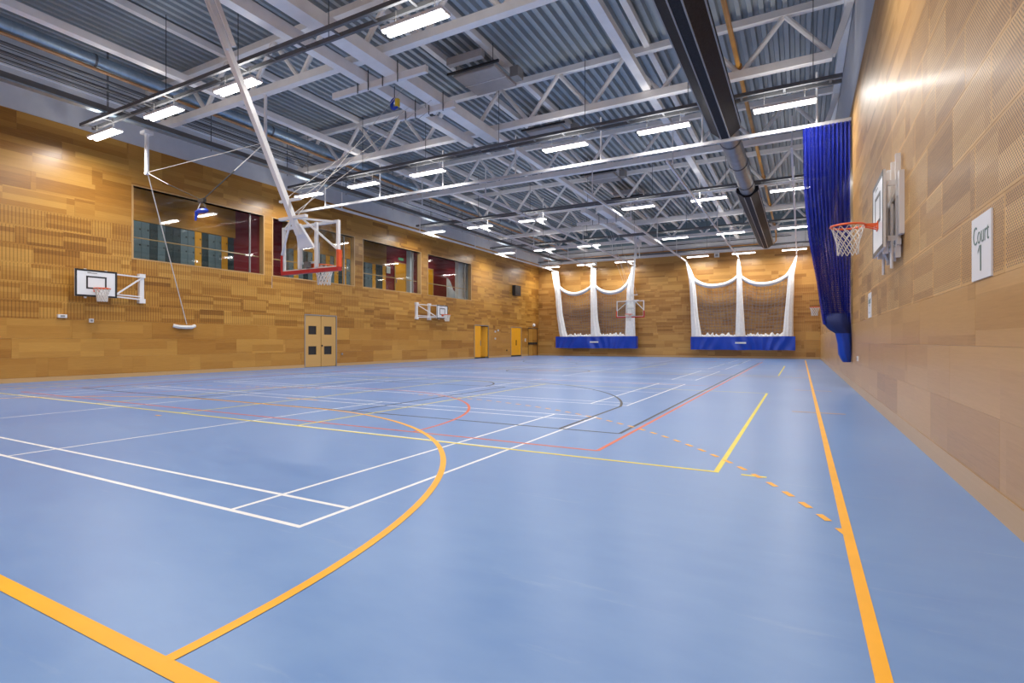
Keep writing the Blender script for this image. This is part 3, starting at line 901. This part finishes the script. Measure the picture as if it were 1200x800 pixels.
MB().bar((-0.02, a1 - .02, z1 / 2 + .03), (-0.78, a1 - 0.5, z1 / 2 + .03), 0.05, z1 - 0.16).build('door_leaf', 'orange', t)
MB().box(0.01, 0.04, a0 + .8, a0 + .84, 0.95, 1.35).build('handle', 'frame', t)
struct(MB().box(WL - 1.6, WL - 1.5, a0 - .6, a1 + .6, 0, 2.6).box(WL - 1.5, WL - .25, a1 + .5, a1 + .6, 0, 2.6).box(WL - 1.5, WL - .25, a0 - .6, a0 - .5, 0, 2.6).box(WL - 1.5, WL - .25, a0 - .5, a1 + .5, 2.6, 2.7).build('wall_lobby', 'orange'), 'orange lobby wall behind the half open door')
t = thing('door_3', 'closed bright orange door with a long vertical pull handle', 'door', (WL, 0, 0), kind='structure')
a0, a1, _, z1 = DOORS[2]
dframe(t, a0, a1, z1)
MB().box(-0.04, 0.01, a0 + .01, a1 - .01, 0.12, z1 - .01).build('door_leaf', 'orange', t)
MB().box(-0.04, 0.012, a0 + .01, a1 - .01, 0.01, 0.12).build('kick_plate', 'dark', t)
MB().box(0.01, 0.05, (a0 + a1) / 2 - .03, (a0 + a1) / 2 + .03, 0.95, 1.4).build('handle', 'dark', t)
t = thing('door_4', 'veneered emergency double door with a black panic bar', 'door', (WL, 0, 0), kind='structure')
a0, a1, _, z1 = DOORS[3]
dframe(t, a0, a1, z1, 0.03, 'dark')
for (p, q) in ((a0, (a0 + a1) / 2 - .015), ((a0 + a1) / 2 + .015, a1)):
    lf = MB().box(-0.04, 0.01, p + .005, q - .005, 0.01, z1 - .02).build('door_leaf', 'wood_low', t)
    MB().box(0.01, 0.07, p + .03, q - .03, 1.0, 1.2).build('panic_bar', 'dark', lf)

# small fittings on the left wall
def fitting(name, y, z, w, h, d, m, label, cat, round_=False):
    t = thing(name, label, cat, (WL + 0.018, y, z))
    if round_:
        MB().tube((0, 0, 0), (d, 0, 0), w / 2, 14, w * 0.42).build('dome', m, t, True)
    else:
        MB().box(0, d, -w / 2, w / 2, -h / 2, h / 2).build('cover', m, t)
        MB().box(d, d + 0.01, -w * .25, w * .25, -h * .25, h * .25).build('centre_plate', 'dark' if m == 'dark' else 'frame', t)
    return t
fitting('wall_call_unit', 8.28, 1.98 + 0.12, 0.24, 0.11, 0.09, 'white', 'white oval unit on the wall under the folded backboard', 'fitting')
fitting('wall_switch', 9.1, 1.98, 0.13, 0.13, 0.05, 'white', 'small square white switch on the wall under the folded backboard', 'switch')
fitting('wall_socket', 20.35, 0.62, 0.10, 0.10, 0.04, 'frame', 'small grey socket low on the wall next to the veneered double door', 'socket')
fitting('wall_socket', 38.2, 0.55, 0.12, 0.12, 0.04, 'dark', 'small dark socket low on the wall before the closed orange door', 'socket')
fitting('emergency_lamp', 43.2, 2.75, 0.3, 0.3, 0.12, 'white', 'round white lamp above the emergency double door', 'lamp', True)
fitting('door_control', 36.3, 2.05, 0.13, 0.13, 0.06, 'white', 'upper white control next to the half open orange door', 'switch')
fitting('door_control', 36.75, 2.15, 0.13, 0.13, 0.06, 'white', 'white control set beside the upper one by the half open orange door', 'switch')
fitting('door_control', 36.3, 1.5, 0.13, 0.13, 0.06, 'white', 'lower white control next to the half open orange door', 'switch')
fitting('fire_call_point', 41.5, 1.4, 0.12, 0.25, 0.06, 'white', 'white fire notice between the closed orange door and the emergency door', 'notice')
fitting('wall_speaker', 39.65, 5.55, 1.0, 0.85, 0.3, 'dark', 'black loudspeaker high on the wall beyond the viewing windows', 'speaker')
for x, lab in ((-15.75, 'small white box on the end wall above the nets of the glass backstop'), (-5.76, 'small white box on the end wall above the other pair of nets')):
    t = thing('wall_box', lab, 'box', (x, WF - 0.02, 8.0))
    MB().box(-0.18, 0.18, -0.16, 0, -0.16, 0.16).build('cover', 'offwhite', t)
    MB().box(-0.10, 0.10, -0.175, -0.16, -0.10, 0.10).build('grille', 'frame', t)

# ------------------------------------------------------------------ basketball hoops
def net_mesh(r0=0.22, r1=0.125, depth=0.42, n=12, levels=6, thick=0.006):
    mb = MB()
    def pt(k, lv):
        f_ = lv / levels
        r = r1 + (r0 - r1) * (1 - f_) ** 1.6
        if lv >= levels - 1: r += 0.012
        a = 2 * PI * (k + 0.5 * (lv % 2)) / n
        return (r * math.cos(a), r * math.sin(a), -depth * f_)
    for lv in range(levels):
        for k in range(n):
            a = pt(k, lv)
            b = pt(k, lv + 1)
            c = pt(k - 1, lv + 1) if lv % 2 == 0 else pt(k + 1, lv + 1)
            mb.tube(a, b, thick, 4); mb.tube(a, c, thick, 4)
    return mb
NETM = net_mesh().mesh('net', 'cord')
NETM_FAR = net_mesh(levels=5, thick=0.013).mesh('net', 'cord')
RIMM = MB().path([(0.225 * math.cos(a * PI / 16), 0.225 * math.sin(a * PI / 16), 0) for a in range(32)], 0.017, 8, True).mesh('rim', 'rim', True)
def add_rim(t, y, z, far=True):
    """rim reaching towards local +y from a board at local y"""
    r = bpy.data.objects.new('rim', RIMM); COL.objects.link(r); r.parent = t; r.location = (0, y + 0.375, z)
    nn = bpy.data.objects.new('net', NETM_FAR if far else NETM); COL.objects.link(nn); nn.parent = t; nn.location = (0, y + 0.375, z - 0.012)
    mb = MB()
    for s in (-1, 1):
        mb.bar((s * 0.06, y + 0.01, z - 0.01), (s * 0.06, y + 0.17, z - 0.005), 0.02, 0.025)
        mb.bar((s * 0.06, y + 0.01, z - 0.07), (s * 0.06, y + 0.16, z - 0.02), 0.016, 0.016)
    mb.box(-0.09, 0.09, y, y + 0.012, z - 0.1, z + 0.03)
    mb.build('rim_bracket', 'rim', t)

def side_hoop(loc, rz, yb, label, w=1.22, z0=2.76, z1=3.66, zr=3.03, arms=(), far=True):
    t = thing('wall_hoop', label, 'basketball hoop', loc, rz=rz)
    b = MB().box(-w / 2, w / 2, yb - 0.03, yb, z0, z1).build('backboard', 'board', t)
    def rect(x0, x1, za, zb, k, nm):
        MB().box(x0, x1, yb, yb + .004, za, za + k).box(x0, x1, yb, yb + .004, zb - k, zb).box(x0, x0 + k, yb, yb + .004, za + k, zb - k).box(x1 - k, x1, yb, yb + .004, za + k, zb - k).build(nm, 'dark', b)
    rect(-w / 2, w / 2, z0, z1, 0.06, 'border')
    rect(-0.295, 0.295, zr - 0.01, zr + 0.42, 0.05, 'target_square')
    MB().box(-0.02, 0.26, yb, yb + .003, z1 - 0.125, z1 - 0.10).box(0.16, 0.26, yb, yb + .003, z1 - 0.10, z1 - 0.085).build('printed_mark', 'frame', b)
    # back frame and wall brackets
    for s in (-1, 1):
        MB().box(s * 0.3 - 0.03, s * 0.3 + 0.03, yb - 0.09, yb - 0.03, z0 - 0.05, z1 + 0.02).build('board_rail', 'white', t)
    add_rim(t, yb, zr, far)
    for (x, post) in arms:
        MB().box(x - 0.07, x + 0.07, 0, 0.13, z0 - 0.06, z1 + 0.05).build('wall_post', 'white', t)
        MB().box(x - 0.10, x + 0.10, 0, 0.17, z1 - 0.08, z1 + 0.06).build('hinge_block', 'white', t)
        MB().box(x - 0.10, x + 0.10, 0, 0.17, z0 - 0.10, z0 + 0.06).build('hinge_block', 'white', t)
        if post:
            s = -1 if x < 0 else 1
            e = s * 0.3
            yy = yb - 0.06
            MB().bar((e, yy, z1 - 0.06), (x, 0.12, z1 - 0.06), 0.045, 0.045).build('arm', 'white', t)
            MB().bar((e, yy, z0 + 0.08), (x, 0.12, z0 + 0.03), 0.045, 0.045).build('arm', 'white', t)
            MB().bar((e, yy, z0 + 0.15), (x, 0.12, z0 + 0.13), 0.04, 0.04).build('arm', 'white', t)
            MB().bar((s * w / 2, yy, z0 + 0.14), (x, 0.12, z1 - 0.08), 0.045, 0.045).build('brace', 'white', t)
    return t
side_hoop((WL + .02, 9.08, 0), -PI / 2, 0.42, 'black-edged white backboard folded beside the wall under the big viewing windows', arms=((-1.55, True),))
side_hoop((WL + .02, 28.7, 0), -PI / 2, 0.42, 'small folding white backboard on the wall before the half open orange door', arms=((2.26, True), (0.98, False)))
h3 = side_hoop((WR - .02, 9.55, 0), PI / 2, 0.24, 'wall hoop with orange rim in front of the blue net', w=1.2, z0=2.58, z1=3.66, zr=3.02, arms=(), far=False)
for x in (-0.42, 0.0, 0.42):
    MB().box(x - 0.03, x + 0.03, 0.02, 0.08, 2.45, 3.9).build('wall_post', 'white', h3)
for x in (-0.42, 0.42):
    for z in (2.72, 3.5):
        MB().bar((x, 0.05, z), (x, 0.17, z), 0.05, 0.07).build('strut', 'white', h3)
    MB().bar((x, 0.05, 2.5), (x * 0.7, 0.2, 2.8), 0.04, 0.04).build('strut', 'white', h3)
    MB().tube((x, 0.12, 2.30), (x, 0.12, 3.2), 0.02, 8).build('height_screw', 'steel2', h3)
MB().box(-0.5, 0.5, 0.02, 0.07, 3.3, 3.38).build('cross_rail', 'white', h3)
MB().box(-0.5, 0.5, 0.02, 0.07, 2.62, 2.70).build('cross_rail', 'white', h3)
MB().box(-0.62, -0.48, 0.0, 0.06, 2.75, 3.62).build('wall_plate', 'white', h3)
side_hoop((WR - .02, 31.5, 0), PI / 2, 0.24, 'small wall hoop half hidden behind the bundled blue net', arms=((0.9, False),))

def backstop(label, loc, rz, topx):
    t = thing('ceiling_backstop', label, 'basketball hoop', loc, rz=rz)
    w, z0, z1 = 1.8, 2.86, 3.91
    k = 0.055
    MB().box(-w / 2 + k, w / 2 - k, -0.006, 0.006, z0 + k, z1 - k).build('backboard', 'board_glass', t)
    fr = MB().box(-w / 2, w / 2, -0.035, 0.035, z1 - k, z1).box(-w / 2, w / 2, -0.035, 0.035, z0, z0 + k)
    fr.box(-w / 2, -w / 2 + k, -0.035, 0.035, z0 + k, z1 - k).box(w / 2 - k, w / 2, -0.035, 0.035, z0 + k, z1 - k)
    fr.build('board_frame', 'white', t)
    q = MB()
    for (x0, x1, za, zb) in ((-0.295, 0.295, 3.02, 3.07), (-0.295, 0.295, 3.42, 3.47), (-0.295, -0.245, 3.07, 3.42), (0.245, 0.295, 3.07, 3.42)):
        q.box(x0, x1, 0.006, 0.010, za, zb)
    q.build('target_square', 'white', t)
    MB().box(-w / 2 - .02, w / 2 + .02, -0.05, 0.05, z0 - 0.05, z0 + 0.03).build('bottom_pad', 'red', t)
    MB().box(-w / 2 - .03, -w / 2 + .035, -0.05, 0.05, z0 + 0.03, z0 + 0.40).build('corner_pad', 'red', t)
    MB().box(w / 2 - .035, w / 2 + .03, -0.05, 0.05, z0 + 0.03, z0 + 0.40).build('corner_pad', 'redpad', t)
    add_rim(t, 0.02, 3.02, far=True)
    MB().box(-0.07, 0.07, -0.12, -0.04, 2.92, 3.05).build('rim_mount', 'tray', t)
    # mast plates behind the board
    v = [(-0.24, -0.06, 3.36), (0.24, -0.06, 3.36), (0.07, -0.30, 3.85), (-0.07, -0.30, 3.85), (-0.24, -0.12, 3.36), (0.24, -0.12, 3.36), (0.07, -0.38, 3.85), (-0.07, -0.38, 3.85)]
    MB().add(v, [(0, 1, 2, 3), (7, 6, 5, 4), (0, 4, 5, 1), (1, 5, 6, 2), (2, 6, 7, 3), (3, 7, 4, 0)]).build('mast_plate', 'white', t)
    for s in (-1, 1):
        MB().bar((s * 0.27, -0.06, z0 + .06), (s * 0.27, -0.06, z1), 0.07, 0.06).build('board_rail', 'white', t)
        MB().bar((s * 0.12, -0.40, 4.0), (s * (w / 2 - .02), -0.05, z0 + 0.42), 0.04, 0.04).build('brace', 'white', t)
        MB().bar((s * 0.10, -0.40, 3.95), (s * 0.75, -0.05, z1 - .03), 0.04, 0.04).build('brace', 'white', t)
    MB().box(-0.42, 0.42, -0.5, -0.42, 3.93, 3.99).build('spreader_bar', 'white', t)
    MB().box(-0.33, 0.33, -0.56, -0.5, 4.30, 4.35).build('upper_spreader', 'white', t)
    top = Vector((topx, -2.55, 8.62))
    MB().bar((0, -0.30, 3.62), top, 0.115, 0.11, (0, 1, 0)).build('mast', 'white', t)
    MB().bar((topx - 0.45, -2.55, 8.60), (topx + 0.9, -2.55, 8.60), 0.1, 0.1).build('pivot_bar', 'white', t)
    MB().bar((0.1, -1.9, 6.95), (topx + 0.16, -2.5, 8.6), 0.07, 0.07).build('side_brace', 'white', t)
    MB().bar((-0.1, -1.9, 6.95), (topx - 0.16, -2.5, 8.6), 0.07, 0.07).build('side_brace', 'white', t)
    for (x, y, z, x2, y2) in ((-0.3, -0.53, 4.32, topx - 0.55, 4.6), (0.3, -0.53, 4.32, topx + 0.2, 4.6), (-0.1, -0.46, 4.0, topx - 0.2, 5.1), (0.15, -0.46, 4.0, topx - 0.05, 3.6)):
        MB().tube((x, y, z), (x2, y2, 8.55), 0.007, 5).build('hoist_cable', 'cord', t)
    return t
backstop('ceiling-hung glass backstop with red padding seen from behind', (CX, 8.38, 0), 0, -0.3)
backstop('ceiling-hung glass backstop in front of the end wall nets', (CX, 33.98, 0), PI, 0.3)

# ------------------------------------------------------------------ dividing net on the right wall
DY = 17.45
t = thing('net_track', 'white curtain track crossing the whole hall for the blue net', 'track', (0, DY, 7.42))
MB().box(WL + .05, WR - .03, -0.04, 0.04, -0.05, 0.05).build('rail', 'trackpaint', t)
for x in (-19.2, -15.9, -12.6, -9.3, -6.0, -2.7, 0.4):
    MB().tube((x, 0, 0.05), (x, 0, 1.5), 0.03, 8).build('drop_rod', 'white', t)
t = thing('dividing_net', 'bundled royal blue dividing net hanging beside the perforated wall', 'net', (0, DY, 0))
def ledge(z):       # left edge of the bundle
    pts = ((0.6, 0.95), (1.8, 0.55), (3.0, 0.40), (4.2, 0.20), (5.5, 0.09), (7.4, 0.05))
    for (za, xa), (zb, xb) in zip(pts, pts[1:]):
        if z <= zb: return xa + (xb - xa) * (z - za) / (zb - za)
    return pts[-1][1]
for layer in range(4):
    def fn(a, b, layer=layer):
        z = 7.36 - b * 5.6
        l = ledge(z); r = WR - 0.06
        x = l + (r - l) * (a ** (0.85 + 0.12 * layer)) if layer else l + (r - l) * a
        amp = 0.04 + 0.025 * layer
        y = (layer - 1.5) * 0.07 + amp * math.sin(a * (75 + 16 * layer) + layer * 1.7 + 0.8 * math.sin(3 * b + layer))
        x += 0.012 * math.sin(a * 70 + b * 9 + layer)
        return (x, y, z)
    sheet('net_fold', 'bluenet', t, fn, 200, 18, 4.0, 5.6)
rings = []
for (z, x0, x1, r) in ((2.06, 0.56, 1.22, 0.12), (1.93, 0.53, 1.225, 0.19), (1.78, 0.56, 1.23, 0.23), (1.62, 0.68, 1.235, 0.21), (1.50, 0.84, 1.235, 0.17), (1.2, 0.90, 1.24, 0.18), (0.92, 0.92, 1.24, 0.17), (0.78, 0.98, 1.235, 0.14), (0.70, 1.03, 1.23, 0.09)):
    ring = []
    for j in range(28):
        a = 2 * PI * j / 28
        k = 1 + 0.07 * math.cos(7 * a + z * 5)
        ring.append(((x0 + x1) / 2 + (x1 - x0) / 2 * math.cos(a) * min(k, 1.0), r * math.sin(a) * k, z))
    rings.append(ring)
MB().loft(rings[:5]).build('gathered_skirt', 'navy', t, True)
MB().loft(rings[4:]).build('storage_bag', 'blue', t, True)

# ------------------------------------------------------------------ cricket nets at the end wall
def drape(parent, pts, m='whitenet'):
    """a gathered column of net; pts = (x, z, half width)"""
    rings = []
    dense = []
    for (a, b) in zip(pts, pts[1:]):
        for i in range(6): dense.append([a[k] + (b[k] - a[k]) * i / 6 for k in range(3)])
    dense.append(list(pts[-1]))
    for (x, z, w) in dense:
        ring = []
        for j in range(32):
            a = 2 * PI * j / 32
            k = 1 + 0.10 * math.cos(8 * a + 0.7 * math.sin(z * 2))
            ring.append((x + w * k * math.cos(a), 0.75 * w * k * math.sin(a), z))
        rings.append(ring)
    return MB().loft(rings).build('drape', m, parent, True)
def swag(parent, pts, r0=0.15):
    dense = []
    n = len(pts)
    for i in range(n - 1):
        p0, p1, p2, p3 = pts[max(i - 1, 0)], pts[i], pts[i + 1], pts[min(i + 2, n - 1)]
        for k in range(5):
            s = k / 5
            dense.append(tuple(0.5 * (2 * p1[c] + (-p0[c] + p2[c]) * s + (2 * p0[c] - 5 * p1[c] + 4 * p2[c] - p3[c]) * s * s + (-p0[c] + 3 * p1[c] - 3 * p2[c] + p3[c]) * s ** 3) for c in (0, 1)))
    dense.append(pts[-1])
    rs = [r0 * (0.75 + 0.35 * math.sin(PI * i / (len(dense) - 1))) for i in range(len(dense))]
    return MB().path([(x, 0.02, z) for x, z in dense], r0, 12, rs=rs).build('swag', 'whitenet', parent, True)
def mat_skirt(parent, x0, x1, z0, z1):
    nu, nv = 70, 10
    def fn(a, b):
        z = z1 - (z1 - z0) * b + 0.012 * math.sin(a * 23)
        x = x0 + (x1 - x0) * a
        c = abs((a * 2) % 1.0 - 0.5)
        y = -0.22 + 0.075 * math.sin(a * 60 + b * 5 * math.sin(a * 9)) * (0.3 + 0.7 * b) + 0.03 * math.sin(18 * (a + 0.12 * b * (1 if c > .25 else -1)))
        return (x, y, z)
    o = sheet('vinyl_skirt', 'blue', parent, fn, nu, nv, x1 - x0, z1 - z0)
    MB().box(x0, x1, -0.14, 0.3, z1 - 0.06, z1).box(x0, x1, 0.24, 0.3, z0, z1 - .06).box(x0, x0 + .03, -0.15, 0.24, z0, z1 - .06).box(x1 - .03, x1, -0.15, 0.24, z0, z1 - .06).build('skirt_back', 'blue', parent)
    xm = (x0 + x1) / 2
    MB().box(xm - 0.38, xm + 0.38, -0.32, -0.30, (z0 + z1) / 2 - 0.03, (z0 + z1) / 2 + 0.09).build('maker_label', 'offwhite', parent)
def heap(parent, x0, x1, z):
    mb = MB()
    n = int((x1 - x0) / 0.16)
    for i in range(n):
        x = x0 + (i + 0.5) * (x1 - x0) / n
        r = random.uniform(0.10, 0.17)
        h_ = random.uniform(0.12, 0.34)
        dx = random.uniform(-0.1, 0.1)
        ring = lambda rr, zz, ox: [(x + ox + rr * math.cos(2 * PI * j / 7), rr * 0.8 * math.sin(2 * PI * j / 7), zz) for j in range(7)]
        mb.loft([ring(r, z - 0.05, 0), ring(r * 0.9, z + h_ * 0.5, dx * .4), ring(r * 0.25, z + h_, dx)])
    o = mb.build('net_heap', 'whitenet', parent, True)
    o['kind'] = 'stuff'
    return o
def cricket_net(label, L, C, R, sw1, sw2, mx0, mx1, mz0, mz1):
    t = thing('cricket_net', label, 'net', (0, 43.5, 0))
    for pts in (L, C, R): drape(t, pts)
    swag(t, sw1); swag(t, sw2)
    for a, b, s in ((L, C, sw1), (C, R, sw2)):
        xa0, xb0 = a[-1][0] + 0.2, b[-1][0] - 0.2
        def fn(u, v, s=s, xa=a, xb=b):
            x = (s[0][0] + 0.05) * (1 - u) + (s[-1][0] - 0.05) * u
            # top edge follows the swag
            k = u * (len(s) - 1); i = min(int(k), len(s) - 2); zt = s[i][1] + (s[i + 1][1] - s[i][1]) * (k - i)
            xlo = xa[-1][0] + (xb[-1][0] - xa[-1][0]) * u
            xx = x + (xlo - x) * v
            return (xx, 0.05 + 0.04 * math.sin(u * 20), zt + (mz1 - zt) * v)
        sheet('back_netting', 'backnet', t, fn, 24, 12, 3.2, 4.2)
    heap(t, L[-1][0] + 0.35, C[-1][0] - 0.3, mz1); heap(t, C[-1][0] + 0.35, R[-1][0] - 0.3, mz1)
    mat_skirt(t, mx0, mx1, mz0, mz1)
    return t
cricket_net('white gathered cricket nets over a blue skirt behind the glass backstop',
            [(-19.2, 7.48, 0.30), (-19.05, 6.4, 0.29), (-18.92, 5.5, 0.25), (-18.75, 3.6, 0.27), (-18.5, 2.2, 0.31), (-18.35, 1.7, 0.36)],
            [(-15.63, 7.5, 0.22), (-15.63, 6.0, 0.26), (-15.6, 5.0, 0.27), (-15.55, 3.2, 0.30), (-15.4, 1.7, 0.42)],
            [(-12.15, 7.45, 0.13), (-12.3, 6.4, 0.20), (-12.42, 5.6, 0.27), (-12.42, 3.5, 0.34), (-12.42, 1.7, 0.40)],
            [(-18.85, 6.15), (-18.4, 5.75), (-17.9, 5.5), (-17.3, 5.41), (-16.6, 5.55), (-16.1, 5.8), (-15.75, 6.08)],
            [(-15.5, 6.05), (-15.1, 5.7), (-14.6, 5.46), (-13.95, 5.38), (-13.3, 5.53), (-12.85, 5.85), (-12.55, 6.25), (-12.35, 6.8)],
            -19.06, -11.86, 0.70, 1.70)
cricket_net('white gathered cricket nets over a blue skirt next to the perforated wall',
            [(-7.93, 7.52, 0.06), (-7.72, 6.9, 0.15), (-7.5, 6.1, 0.21), (-7.4, 4.8, 0.22), (-7.3, 3.2, 0.26), (-7.15, 1.65, 0.36)],
            [(-4.13, 7.5, 0.06), (-4.1, 6.8, 0.14), (-4.07, 6.0, 0.19), (-4.05, 4.8, 0.20), (-4.02, 3.0, 0.26), (-4.0, 1.65, 0.33)],
            [(-0.26, 7.45, 0.04), (-0.45, 6.7, 0.13), (-0.62, 6.0, 0.20), (-0.66, 4.8, 0.22), (-0.75, 3.2, 0.26), (-0.82, 1.65, 0.32)],
            [(-7.75, 6.95), (-7.45, 6.25), (-7.05, 5.88), (-6.5, 5.62), (-5.9, 5.54), (-5.2, 5.62), (-4.6, 5.86), (-4.18, 6.2)],
            [(-3.95, 6.15), (-3.55, 5.82), (-3.1, 5.6), (-2.5, 5.5), (-1.8, 5.57), (-1.2, 5.82), (-0.8, 6.15), (-0.4, 6.9)],
            -7.57, -0.34, 0.64, 1.64)
# tracks of the cricket nets
for x, y0, lab in ((-19.35, 17.6, 'white lengthwise net track along the wall of viewing windows'), (-15.63, 19.0, 'white lengthwise net track to the middle drape behind the glass backstop'),
               (-12.15, 19.0, 'white lengthwise net track above the glass backstop'), (-7.95, 21.0, 'white lengthwise net track to the drape at the open wall gap'),
               (-4.13, 19.0, 'white lengthwise net track to the middle drape near the perforated wall'), (-0.26, 19.5, 'white lengthwise net track nearest the perforated wall')):
    t = thing('net_track', lab, 'track', (x, 0, 7.6))
    MB().box(-0.035, 0.035, y0, WF - .08, -0.05, 0.05).build('rail', 'white', t)
    y = y0 + 1.0
    while y < WF - 0.5:
        MB().tube((0, y, 0.05), (0, y, 1.35), 0.028, 8).build('drop_rod', 'white', t); y += 5.95

# ------------------------------------------------------------------ ropes near the left wall
t = thing('rope_post', 'short white post hanging under the dark channel with a rope guide', 'post', (-19.0, 9.74, 6.9))
MB().tube((0, 0, 0), (0, 0, 1.36), 0.065, 10).build('post', 'white', t, True)
MB().box(-0.14, 0.14, -0.14, 0.14, 1.2, 1.3).build('top_plate', 'white', t)
MB().tube((0, -0.05, -0.06), (0, 0.05, -0.06), 0.07, 10).build('guide_wheel', 'steel2', t, True)
t = thing('rope_post', 'thin white post hanging under the truss beside the mast of the hoop', 'post', (-14.6, 10.9, 7.5))
MB().tube((0, 0, 0), (0, 0, 1.42), 0.05, 10).build('post', 'white', t, True)
MB().tube((0, -0.05, -0.05), (0, 0.05, -0.05), 0.06, 10).build('guide_wheel', 'steel2', t, True)
tag(MB().tube((-18.91, 9.76, 6.86), (-14.68, 10.88, 7.44), 0.010, 5).build('rope', 'cord'), 'pale straight cord between the two hanging white posts', 'rope')
tag(MB().tube((-19.02, 9.80, 6.75), (-21.08, 12.25, 1.95), 0.017, 6).build('rope', 'cord'), 'long double rope slanting down to the cleat on the wall', 'rope')
t = thing('wall_cleat', 'white rope cleat on the wall at the end of the long rope', 'cleat', (WL + 0.018, 12.2, 1.86))
MB().path([(0.03, -0.42, 0.02), (0.10, -0.25, -0.02), (0.12, 0, -0.03), (0.10, 0.25, -0.02), (0.03, 0.40, 0.03)], 0.07, 8).build('cleat_bar', 'offwhite', t, True)
MB().box(0, 0.08, -0.12, 0.12, -0.08, 0.03).build('cleat_base', 'offwhite', t)
t = thing('hanging_trapeze', 'blue trapeze bar hanging by black straps before the first viewing window', 'trapeze', (-16.9, 10.3, 5.45))
mb = MB().tube((-2.1, -0.56, 1.4), (-1.25, -0.34, 0.95), 0.016, 5).build('pale_strap', 'cord', t)
MB().tube((-1.25, -0.34, 0.95), (0, 0, 0.36), 0.011, 5).build('black_strap', 'strap', t)
MB().tube((2.3, 0.6, 2.0), (1.2, 0.31, 1.2), 0.016, 5).build('pale_strap', 'cord', t)
MB().tube((1.2, 0.31, 1.2), (0.05, 0, 0.36), 0.018, 5).build('black_strap', 'strap', t)
MB().box(-0.14, 0.16, -0.05, 0.05, 0.28, 0.40).build('block', 'dark', t)
MB().tube((-0.05, 0, 0.3), (-0.26, 0, 0.02), 0.014, 5).build('pale_strap', 'cord', t)
MB().tube((0.08, 0, 0.3), (0.24, 0, 0.04), 0.014, 5).build('black_strap', 'strap', t)
MB().path([(-0.34, 0, -0.26), (-0.28, 0, 0.0), (-0.02, 0, 0.02), (0.22, 0, 0.0), (0.32, 0, -0.02)], 0.06, 8, rs=[0.03, 0.06, 0.085, 0.075, 0.03]).build('blue_bar', 'blue', t, True)

# ------------------------------------------------------------------ signs on the right wall
def text_mesh(body, size, name, m):
    cu = bpy.data.curves.new(name, 'FONT')
    cu.body = body; cu.size = size; cu.align_x = 'CENTER'; cu.align_y = 'CENTER'; cu.extrude = 0.001; cu.resolution_u = 4
    cu.offset = -0.003
    tmp = bpy.data.objects.new(name, cu); COL.objects.link(tmp)
    bpy.context.view_layer.update()
    me = bpy.data.meshes.new_from_object(tmp.evaluated_get(bpy.context.evaluated_depsgraph_get()))
    bpy.data.objects.remove(tmp)
    me.name = name
    me.materials.clear(); me.materials.append(MT[m])
    return me
def court_sign(y, num, label):
    t = thing('court_sign', label, 'sign', (WR - 0.018, y, 2.01), rz=-PI / 2)
    MB().box(-0.255, 0.255, -0.012, 0, -0.25, 0.25).build('sign_board', 'sign', t)
    for s, size, z, sx in (('Court', 0.215, 0.095, 0.78), (num, 0.27, -0.085, 0.9)):
        if s == '1':      # a one with its flag
            me = MB().box(-0.011, 0.011, -0.1, 0.1, 0, 0.002).add([(-0.011, 0.1, 0.002), (-0.075, 0.035, 0.002), (-0.075, 0.062, 0.002), (-0.035, 0.1, 0.002)], [(0, 3, 2, 1)]).mesh('lettering', 'green')
        else: me = text_mesh(s, size, 'lettering', 'green')
        o = bpy.data.objects.new('lettering', me)
        COL.objects.link(o); o.parent = t
        o.location = (0, -0.014, z); o.rotation_euler = (PI / 2, 0, 0); o.scale = (sx, 1, 1)
        o['label'] = 'grey green lettering'
    return t
court_sign(5.395, '1', 'white square sign reading Court 1 on the perforated wall')
court_sign(13.05, '2', 'white square sign reading Court 2 between the wall hoop and the blue net')
t = thing('wall_socket', 'small white socket low on the perforated wall under the blue net bag', 'socket', (WR - 0.018, 15.6, 0.85))
MB().box(-0.03, 0, -0.08, 0.08, -0.06, 0.06).build('cover', 'white', t)
MB().box(-0.036, -0.03, -0.03, 0.03, -0.03, 0.03).build('centre_plate', 'frame', t)
